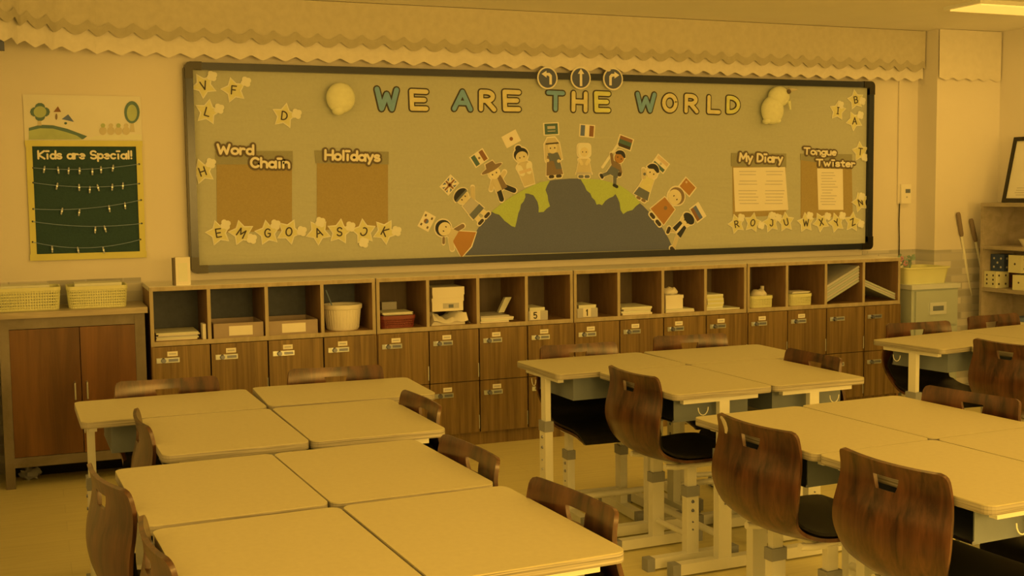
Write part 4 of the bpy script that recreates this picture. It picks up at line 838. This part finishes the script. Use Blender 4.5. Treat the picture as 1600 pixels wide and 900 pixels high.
# ------------------------------------------------------------------ right-hand corner
# cable trunking, thermostat, wire
xq = on_y(1403, 300, 0).x
b = MB(); za, zb = on_y(1403, 318, 0).z, 2.19; b.box(xq-.012, xq+.012, -.014, -.001, za, zb); tag(b.build('cable_trunking', 'wall', bevel=.003), 'thin pale cable trunking running down the wall right of the board', 'trunking')
p0, p1 = on_y(1407, 288, -.02), on_y(1422, 318, -.02)
t = thing('thermostat', 'small white wall controller with a grey display beside the board', 'thermostat', (p0.x, 0, p1.z)); wq, hq = p1.x-p0.x, p0.z-p1.z
b = MB(); b.box(0, wq, -.03, -.002, 0, hq); b.build('casing', 'white_paper', t, .005)
b = MB(); b.box(wq*.42, wq*.9, -.0315, -.03, hq*.55, hq*.75); b.build('display', 'grey_cloth', t)
b = MB(); b.box(wq*.5, wq*.62, -.033, -.03, hq*.3, hq*.38); b.build('button', 'print_grey', t)
x, z = p0.x+.002, p1.z; b = MB(); b.tube([(x, -.012, z+.01), (x-.003, -.012, z-.12), (x+.002, -.012, z-.25), (x, -.014, ZT-.1)], .004, 6); tag(b.build('black_wire', 'black', smooth=True), 'thin dark wire hanging down from the wall controller', 'wire')
# plastic drawer cabinet
t = thing('drawer_cabinet', 'pale green plastic drawer cabinet at the right end of the lockers', 'drawer cabinet')
dx0, dx1, dy = 4.862, 5.255, -.45; dz = .80
b = MB(); b.box(dx0, dx1, dy+.012, -.05, .02, dz-.03); b.build('body', 'drawer_green', t, .006)
b = MB(); b.box(dx0-.012, dx1+.008, dy-.005, -.045, dz-.03, dz); b.build('lid', 'drawer_lid', t, .008)
for k in range(3):
    z1 = dz-.042-k*.245; z0 = z1-.23
    d = MB(); d.box(dx0+.025, dx1-.02, dy-.004, dy+.015, max(.03, z0), z1); d = d.build('drawer', 'drawer_green', t, .006)
    xm = (dx0+dx1)/2+.01; zm = (z0+z1)/2
    b = MB(); b.box(xm-.07, xm+.07, dy-.012, dy-.003, zm-.045, zm+.035); b.build('handle_plate', 'drawer_lid', d, .004)
    b = MB(); b.box(xm-.045, xm+.045, dy-.0135, dy-.011, zm-.02, zm+.012); b.build('handle_recess', 'grey_cloth', d)
t = thing('plastic_basin', 'shallow yellow plastic basin on the drawer cabinet', 'basin', (5.045, -.26, dz))
b = MB(); o_ = [(.17, .12, 0), (.185, .135, .1), (.195, .145, .103), (.195, .145, .112), (.18, .13, .112), (.165, .115, .006)]
rows = [[(*xy, z) for xy in rrect(2*a, 2*c, .04, 4)] for a, c, z in o_]
for r, s_ in zip(rows, rows[1:]):
    for k in range(len(r)): b.face([r[k], r[(k+1) % len(r)], s_[(k+1) % len(r)], s_[k]])
b.face(rows[0][::-1]); b.face(rows[-1]); bmesh.ops.remove_doubles(b.bm, verts=b.bm.verts, dist=1e-5); b.build('tub', 'basket_yellow', t, smooth=True)
t = thing('artificial_flowers', 'bunch of small artificial flowers and leaves in the yellow basin', 'flowers', (4.96, -.2, dz+.0065))
for k in range(26):
    x, y, z = random.uniform(-.07, .12), random.uniform(-.03, .05), random.uniform(.09, .17)
    b = MB(); b.tube([(x*.6, y*.6, 0), (x, y, z)], .0025, 5); b.build('stem', 'flower_green', t)
    b = MB(); a = random.random()*6.28
    if k % 3 == 0:
        for j in range(5): b.ball((x+.012*math.cos(a+j*1.257), y-.004, z+.012*math.sin(a+j*1.257)), .009, .005, .009, 8, 6)
        b.build('blossom', 'flower_pink' if k % 2 else 'white_paper', t, smooth=True)
    else:
        q = Vector((math.cos(a), .3*math.sin(a), .5*abs(math.sin(a))+.2))*.04; s_ = Vector((-q.z, .012, q.x)).normalized()*.012; o0 = Vector((x, y, z))
        b.face([o0, o0+q*.5+s_, o0+q, o0+q*.5-s_]); b.build('leaf', 'flower_green', t)
# broom handles leaning on the pillar
for k, (a, c, l) in enumerate((((1497, 332), (1538, 600), 'left'), ((1517, 342), (1572, 600), 'right'))):
    top = on_y(*a, PY-.022); bot = on_z(c[0], c[1], .03); 
    d = (bot-top); t = thing('broom', '%s one of two brooms leaning against the pillar, brown grip' % l, 'broom', (0, 0, 0), 0, 'brooms against the pillar')
    b = MB(); b.tube([top+d*.12, bot], .010, 10); b.build('pole', 'white_metal', t, smooth=True)
    b = MB(); b.tube([top, top+d*.01, top+d*.12, top+d*.135], [.011, .015, .015, .011], 12); b.build('grip', 'brown_cloth', t, smooth=True)
    b = MB(); b.box(bot.x-.10, bot.x+.10, bot.y-.02, bot.y+.02, .07, .10); b.build('brush_head', 'ink_brown', t, .006)
    b = MB()
    for j in range(20): b.tube([(bot.x-.092+j*.0097, bot.y, .075), (bot.x-.096+j*.0101, bot.y-.005, .002)], .004, 5)
    b.build('bristles', 'tan_cloth', t)
# bookshelf on the right wall
SXF, SXB, SYE, SYN = 5.53, 5.82, -.345, -1.55
t = thing('bookshelf', 'pale wooden open bookshelf against the wall at the right edge', 'bookshelf')
for y in (SYE, SYN):
    b = MB(); b.box(SXF, SXB, y-.022, y, 0, 1.337); b.build('end_panel', 'shelf_wood', t, .002)
b = MB(); b.box(SXB-.008, SXB, SYN, SYE-.022, .05, 1.31); b.build('back_panel', 'shelf_wood', t)
for z in (1.337, 1.044, .755, .46, .1):
    b = MB(); b.box(SXF-.002 if z > 1.3 else SXF+.004, SXB-.008, SYN, SYE+(.002 if z > 1.3 else -.022), z-.025, z); b.build('shelf_board', 'shelf_wood', t, .002)
# picture frame leaning on the wall on top of the shelf
t = thing('picture_frame', 'black framed picture leaning on top of the bookshelf', 'picture frame', (5.64, -.425, 1.338)); t.rotation_euler = (0, .22, 0)
fl, fh = .72, .455
for y0, y1, z0, z1 in ((-fl, 0, 0, .028), (-fl, 0, fh-.028, fh), (-fl, -fl+.028, .028, fh-.028), (-.028, 0, .028, fh-.028)):
    b = MB(); b.box(-.008, .014, y0, y1, z0, z1); b.build('frame_bar', 'frame_black', t, .002)
b = MB(); b.box(0, .01, -fl+.02, -.02, .02, fh-.02); b.build('picture', 'poster_paper', t)
b = MB()
for r in range(4): b.box(-.0008, .001, -fl+.1, -.06-random.random()*.05, .05+r*.016, .055+r*.016)
b.build('print', 'print_grey', t)
b = MB(); b.tube([(-.001, -.15+.1*math.cos(s), .3+.1*math.sin(s)) for s in [1.2+i*.12 for i in range(14)]], .003, 5); b.build('drawing', 'print_grey', t)
# dice on the shelf
def die(px, py, X, z, s, mt, dots, label, pip='ink'):
    p = on_x(px, py, X); t = thing('foam_die', label, 'die', (X+s/2, p.y, z), random.uniform(-.06, .06), 'dice on the bookshelf')
    b = MB(); b.box(-s/2, s/2, -s/2, s/2, 0, s); b.build('cube', mt, t, .008, seg=3)
    pat = {1: [(0, 0)], 6: [(-1, 1), (1, 1), (-1, 0), (1, 0), (-1, -1), (1, -1)], 4: [(-1, 1), (1, 1), (-1, -1), (1, -1)], 5: [(-1, 1), (1, 1), (-1, -1), (1, -1), (0, 0)]}
    for f, nd in enumerate(dots):
        for u, v in pat[nd]:
            b = MB(); b.ball((0, 0, 0), s*.07, s*.07, .002, 10, 6)
            o = b.build('pip', pip, t, smooth=True)
            if f == 0: o.location = (-s/2, u*s*.26, s/2+v*s*.26); o.rotation_euler = (0, PI/2, 0)
            else: o.location = (u*s*.26, -s/2, s/2+v*s*.26); o.rotation_euler = (PI/2, 0, 0)
die(1547, 434, 5.545, .756, .112, 'die_cream', (6, 4), 'cream die with six dots on the lower row of the bookshelf')
die(1566, 434, 5.662, .756, .112, 'die_red', (5, 4), 'dark red die between the two cream dice')
die(1591, 437, 5.545, .756, .10, 'die_cream', (1, 4), 'cream die with one dot on the lower row at the right edge')
die(1558, 408, 5.60, .8685, .115, 'die_blue', (5, 4), 'dark blue die stacked on the left dice', 'print_grey')
die(1586, 412, 5.56, .869, .118, 'die_cream', (1, 4), 'large cream die with one dot on the top row')
for k in range(4):
    b = MB(); p = on_x(1572, 490, SXF+.03); b.box(SXF+.02+.006*k, SXB-.03, p.y-.42+.03*k, p.y+.0-.01*k, .4605+k*.028, .486+k*.028)
    tag(b.build('magazine', ('white_paper', 'sign_dark', 'cream_paper', 'flag_blue')[k], bevel=.002), '%s magazine lying under the dice on the bookshelf' % ('lowest white', 'second dark', 'third cream', 'topmost blue')[k], 'magazine', 'magazines on the bookshelf')
p = on_x(1604, 360, 5.62); b = MB(); b.lathe([(.004, 0), (.035, 0), (.06, .045), (.064, .05), (.056, .046), (.03, .006), (.004, .005)], 24); o = b.build('bowl', 'white_paper', smooth=True, loc=(5.64, p.y, 1.044)); tag(o, 'small white bowl on the upper shelf at the right edge', 'bowl')

# ------------------------------------------------------------------ desks
DL, DW, DH = .6268, .4375, .70
def make_desk():
    t = thing('school_desk', '', 'desk', (0, 0, 0), 0, 'school desks')
    b = MB(); b.prism_z(rrect(DL-.002, DW-.002, .028, 5), DH-.024, DH-.003); b.build('tabletop', 'ply_edge', t)
    b = MB(); b.prism_z(rrect(DL-.003, DW-.003, .0275, 5), DH-.0031, DH); b.build('laminate', 'desk_top', t, .0012, seg=1)
    tr = MB(); w_, d0, d1, z0, z1, q = .215, -.165, .165, DH-.125, DH-.0245, .004
    tr.box(-w_, w_, d0, d1, z0, z0+q); tr.box(-w_, -w_+q, d0, d1, z0+q, z1); tr.box(w_-q, w_, d0, d1, z0+q, z1); tr.box(-w_+q, w_-q, d1-q, d1, z0+q, z1); tr = tr.build('book_tray', 'tray_grey', t)
    b = MB(); b.tube([(-w_, d0-.002, z0+.004), (w_, d0-.002, z0+.004)], .005, 8); b.build('tray_lip', 'chrome_dark', tr, smooth=True)
    for s_ in (-1, 1):
        x = s_*.272
        b = MB(); b.box(x-.0125, x+.0125, -.165, .165, DH-.045, DH-.0245); b.build('top_rail', 'white_metal', t, .003)
        b = MB(); b.box(x-.0125, x+.0125, -.007, .037, .30, DH-.045); b.build('upper_leg', 'white_metal', t, .003)
        lg = MB(); lg.box(x-.018, x+.018, -.014, .044, .045, .44); lg = lg.build('leg', 'white_metal', t, .004)
        b = MB(); b.box(x-.021, x+.021, -.017, .047, .425, .47); b.build('collar', 'grey_plastic', lg, .003)
        for z in (.40, .355, .30, .26):
            b = MB(); r = .0075 if z > .33 else .004; b.tube([(x+s_*.017, .015, z), (x+s_*.0225, .015, z)], [r, r*.7], 10); b.build('bolt', 'chrome_dark', lg, smooth=True)
        ft = MB(); ft.box(x-.021, x+.021, -.19, .19, .008, .05); ft = ft.build('foot_runner', 'white_metal', t, .014, seg=3)
        for e in (-1, 1):
            b = MB(); b.box(x-.023, x+.023, *sorted((e*.182, e*.215)), 0, .052); b.build('end_cap', 'grey_plastic', ft, .008)
        b = MB(); b.tube([(x+s_*.013, -.08+.022*math.cos(a), DH-.062+.03*math.sin(a)) for a in [PI+i*PI/8 for i in range(9)]], .0019, 6); b.build('bag_hook', 'white_metal', t, smooth=True)
    b = MB(); b.tube([(-.258, .03, .12), (.258, .03, .12)], .014, 12); b.build('crossbar', 'white_metal', t, smooth=True)
    return t
# every desk: centre x, y, rotation; user's side is local -y.  left-side desks: user towards -X (rot -90), right-side desks: +90, head desks: 180
H90 = PI/2
dk = [
 (-.105, -2.315, PI+.02, 'head desk in front of the low cabinet, far left'), (.538, -2.295, PI-.03, 'head desk next to the far left one, nearer the red basket lockers'),
 (-.002, -2.865, -H90+.02, 'left desk of the second row in the left group'), (.44, -2.862, H90+.013, 'right desk of the second row in the left group'),
 (-.123, -3.605, -H90+.045, 'left desk of the third row in the left group'), (.3165, -3.59, H90+.045, 'right desk of the third row in the left group'),
 (-.083, -4.262, -H90+.048, 'nearest left desk, cut by the bottom edge of the picture'), (.359, -4.24, H90+.048, 'nearest right desk of the left group, its corner at the bottom centre'),
 (1.746, -2.078, PI+.022, 'left head desk of the middle group before the lockers'), (2.382, -2.075, PI-.02, 'right head desk of the middle group before the lockers'),
 (1.84, -2.62, -H90+.014, 'left front desk of the middle group'), (2.281, -2.614, H90+.02, 'right front desk of the middle group'),
 (1.696, -3.634, -H90+.047, 'far left desk of the near right group'), (2.137, -3.612, H90+.047, 'far right desk of the near right group'),
 (1.727, -4.264, -H90+.047, 'near left desk of the near right group'), (2.168, -4.242, H90+.047, 'near right desk of the near right group, cut by the right edge'),
]
th = .14; cth, sth = math.cos(th), math.sin(th)
def offs(p, u, v): return (p[0]+u*cth-v*sth, p[1]+u*sth+v*cth)
bl = (3.285, -1.979); d1 = offs(bl, DL/2, -DW/2); d2 = offs(bl, DL*1.5+.004, -DW/2); fl_ = (3.521, -2.388); d3 = offs(fl_, DW/2, -DL/2); d4 = offs(fl_, DW*1.5+.004, -DL/2)
dk += [(*d1, PI+th, 'left head desk of the far right group before the drawer cabinet'), (*d2, PI+th, 'right head desk of the far right group at the right edge'), (*d3, -H90+th, 'front desk of the far right group, behind a chair')]
proto = make_desk()
for k, (x, y, r, l) in enumerate(dk):
    l = 'pale-topped school desk, ' + l
    if k == 0: proto.location = (x, y, 0); proto.rotation_euler = (0, 0, r); proto['label'] = l
    else: dup(proto, (x, y, 0), r, l)

# ------------------------------------------------------------------ chairs
CH = .751
def cr(pts, n):      # Catmull-Rom resampling
    out = []; P = [pts[0]]+pts+[pts[-1]]
    m = len(pts)-1
    for k in range(n+1):
        u = k/n*m; i = min(int(u), m-1); f = u-i; a, b_, c_, d = P[i:i+4]
        out.append(tuple(.5*((2*b_[j])+(-a[j]+c_[j])*f+(2*a[j]-5*b_[j]+4*c_[j]-d[j])*f*f+(-a[j]+3*b_[j]-3*c_[j]+d[j])*f**3) for j in range(len(a))))
    return out
# y, z, half width, side curl
PROF = [(.228, .385, .165, 0), (.222, .406, .18, 0), (.195, .419, .188, .002), (.12, .420, .19, .005), (.03, .414, .187, .008), (-.06, .410, .183, .012), (-.12, .414, .177, .016), (-.172, .430, .172, .02), (-.212, .458, .176, .024), (-.236, .50, .19, .028), (-.246, .55, .203, .03),
        (-.243, .60, .205, .03), (-.231, .65, .199, .028), (-.224, .69, .193, .025), (-.226, .725, .19, .022), (-.232, CH, .188, .020)]
def shell_rows(prof, n): return cr(prof, n)
def surf(row, nxt, prv, u, off=0):
    y, z, w_, c_ = row; ty, tz = nxt[0]-prv[0], nxt[1]-prv[1]; L = math.hypot(ty, tz); ny, nz = tz/L, -ty/L      # normal towards the sitter
    k = c_*u*u+off
    return Vector((u*w_, y+ny*k, z+nz*k))
def make_chair(scuff=False):
    t = thing('school_chair', '', 'chair', (0, 0, 0), 0, 'school chairs')
    R = shell_rows(PROF, 56); n = len(R); top = R[-1][1]
    hz0, hz1 = CH-.080, CH-.037
    # snap rows to the hand hole and round the top corners
    us = [-1, -.93, -.8, -.62, -.45, -.30, -.22, -.1, 0, .1, .22, .30, .45, .62, .8, .93, 1]
    rad = .02; V = []
    bm = bmesh.new()
    for i, r in enumerate(R):
        w_ = r[2]; d = top-r[1]
        if r[0] < -.1 and d < rad: w_ = w_-rad+math.sqrt(max(0, rad*rad-(rad-d)**2))
        if i < 4: pass
        row = (r[0], r[1], w_, r[3]*(w_/r[2])**2); nx, pv = R[min(i+1, n-1)], R[max(i-1, 0)]
        uu = list(us)
        if r[0] < -.1 and hz0-.02 < r[1] < hz1+.02:        # hole narrows towards its lower edge
            f = min(1, max(0, (r[1]-hz0)/(hz1-hz0)))
            for j, v in enumerate(uu):
                if abs(abs(v)-.22) < 1e-6: uu[j] = math.copysign(.15+.085*f**.6, v)
        V.append([bm.verts.new(surf(row, nx, pv, u)) for u in uu])
    for i in range(n-1):
        zc = (R[i][1]+R[i+1][1])/2
        for j in range(len(us)-1):
            if R[i][0] < -.1 and hz0 < zc < hz1 and -.23 < us[j] and us[j+1] < .23: continue
            bm.faces.new((V[i][j], V[i][j+1], V[i+1][j+1], V[i+1][j]))
    bmesh.ops.recalc_face_normals(bm, faces=bm.faces)
    bmesh.ops.solidify(bm, geom=bm.faces[:], thickness=.011)
    mb = MB(); mb.bm.free(); mb.bm = bm
    sh = mb.build('shell', 'chair_wood', t, smooth=True)
    # black seat pad over the seat part
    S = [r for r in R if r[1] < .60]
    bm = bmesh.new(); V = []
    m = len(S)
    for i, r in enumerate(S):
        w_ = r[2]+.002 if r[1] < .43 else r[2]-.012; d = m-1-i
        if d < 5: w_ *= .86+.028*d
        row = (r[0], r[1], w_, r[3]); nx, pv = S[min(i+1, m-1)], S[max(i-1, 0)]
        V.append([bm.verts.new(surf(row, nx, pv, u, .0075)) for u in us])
    for i in range(m-1):
        for j in range(len(us)-1): bm.faces.new((V[i][j], V[i][j+1], V[i+1][j+1], V[i+1][j]))
    bmesh.ops.recalc_face_normals(bm, faces=bm.faces)
    bmesh.ops.solidify(bm, geom=bm.faces[:], thickness=.009)
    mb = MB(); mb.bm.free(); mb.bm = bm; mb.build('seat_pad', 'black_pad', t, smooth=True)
    for s_ in (-1, 1):
        x = s_*.128
        b = MB(); b.tube([(x, -.15, .395), (x, -.10, .388), (x, .10, .388), (x, .17, .39)], .0115, 10); b.build('seat_rail', 'white_metal', t, smooth=True)
        b = MB(); b.box(x-.0125, x+.0125, -.055, -.015, .22, .385); b.build('upper_leg', 'white_metal', t, .003)
        lg = MB(); lg.box(x-.017, x+.017, -.062, -.008, .045, .285); lg = lg.build('leg', 'white_metal', t, .004)
        b = MB(); b.box(x-.02, x+.02, -.065, -.005, .27, .31); b.build('collar', 'grey_plastic', lg, .003)
        for z in (.25, .215, .17, .14):
            b = MB(); r = .0075 if z > .2 else .004; b.tube([(x+s_*.016, -.035, z), (x+s_*.0215, -.035, z)], [r, r*.7], 10); b.build('bolt', 'chrome_dark', lg, smooth=True)
        ft = MB(); ft.box(x-.02, x+.02, -.215, .15, .008, .048); ft = ft.build('foot_runner', 'white_metal', t, .014, seg=3)
        for e in (-1, 1):
            b = MB(); b.box(x-.022, x+.022, *((.142, .175) if e > 0 else (-.24, -.207)), 0, .05); b.build('end_cap', 'grey_plastic', ft, .008)
    b = MB(); b.tube([(-.12, -.035, .11), (.12, -.035, .11)], .012, 12); b.build('crossbar', 'white_metal', t, smooth=True)
    b = MB(); b.tube([(-.128, -.035, .372), (.128, -.035, .372)], .011, 10); b.build('seat_crossbar', 'white_metal', t, smooth=True)
    return t
TB = .232        # back top lies this far behind the chair's centre
def chair_at(bx, by, rz, l):
    return (bx+TB*-math.sin(rz), by+TB*math.cos(rz), rz, l)
D2 = math.radians
def far(px, py): p = on_z(px, py, CH); return p.x, p.y
ch = [
 chair_at(1.436, -3.72, D2(-86), 'with a pale scuff on its back corner, at the near right group'),
 chair_at(1.466, -4.29, D2(-86), 'largest in view, at the lower right of the picture'),
 chair_at(1.582, -2.66, D2(-88), 'with its whole back in view, left of the middle group'),
 chair_at(.575, -3.66, D2(94), 'right of the third desk row in the left group'), chair_at(.618, -4.24, D2(96.5), 'right of the nearest desks in the left group'), chair_at(.688, -2.865, D2(92), 'right of the second desk row in the left group'),
 chair_at(-.082, -2.03, D2(178), 'behind the far left head desk'), chair_at(.578, -2.02, D2(173), 'behind the second head desk, in front of the bucket cubby'), chair_at(1.76, -1.81, D2(178), 'behind the left head desk of the middle group'), chair_at(2.385, -1.75, D2(173), 'behind the right head desk of the middle group'),
 chair_at(2.535, -2.555, D2(90), 'right of the middle group, its top just showing'), chair_at(2.415, -3.59, D2(100), 'right of the near right group, in front of the right edge'),
 chair_at(-.252, -2.82, D2(-89), 'left of the second desk row in the left group'), chair_at(-.402, -3.61, D2(-79), 'left of the third desk row, seen edge-on at the lower left'), chair_at(-.342, -4.2, D2(-87), 'left of the nearest desks, seen edge-on at the bottom left'),
 chair_at(3.695, -1.83, D2(174), 'behind the far right group, in front of the drawer cabinet'), chair_at(4.285, -1.735, D2(184), 'behind the far right group, in front of the brooms'), chair_at(3.475, -2.66, D2(-84), 'left of the far right group, cut by the right edge'),
 chair_at(2.46, -4.23, D2(94), 'right of the near right group, only its seat edge showing'),
]
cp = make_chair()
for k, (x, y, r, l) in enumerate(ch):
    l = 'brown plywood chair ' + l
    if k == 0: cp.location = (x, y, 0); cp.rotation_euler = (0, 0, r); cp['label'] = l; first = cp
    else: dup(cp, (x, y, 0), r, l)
# pale scuff where the veneer is chipped, on the back of the first chair only
sh = [o for o in first.children if o.name.startswith('shell')][0]
behind = min(v.co.y for v in sh.data.vertices) < -.2515
R_ = shell_rows(PROF, 56); b = MB(); cells = [(.744, -.84, -.78), (.736, -.88, -.72), (.727, -.84, -.68), (.716, -.78, -.65), (.704, -.76, -.66), (.694, -.75, -.69)]; lay = []
for off in ((-.0005, -.0122) if behind else (.004, -.0009)):
    rows = []
    for z, u0, u1 in cells:
        k = min(range(2, len(R_)-1), key=lambda q: abs(R_[q][1]-z) + (9 if R_[q][0] > -.1 else 0))
        rows.append([surf(R_[k], R_[k+1], R_[k-1], u, off) for u in (u0, u1)])
    lay.append([r[0] for r in rows]+[r[1] for r in rows][::-1])
b.hull(lay[0], lay[1]); b.build('veneer_chip', 'tan_cloth', first)
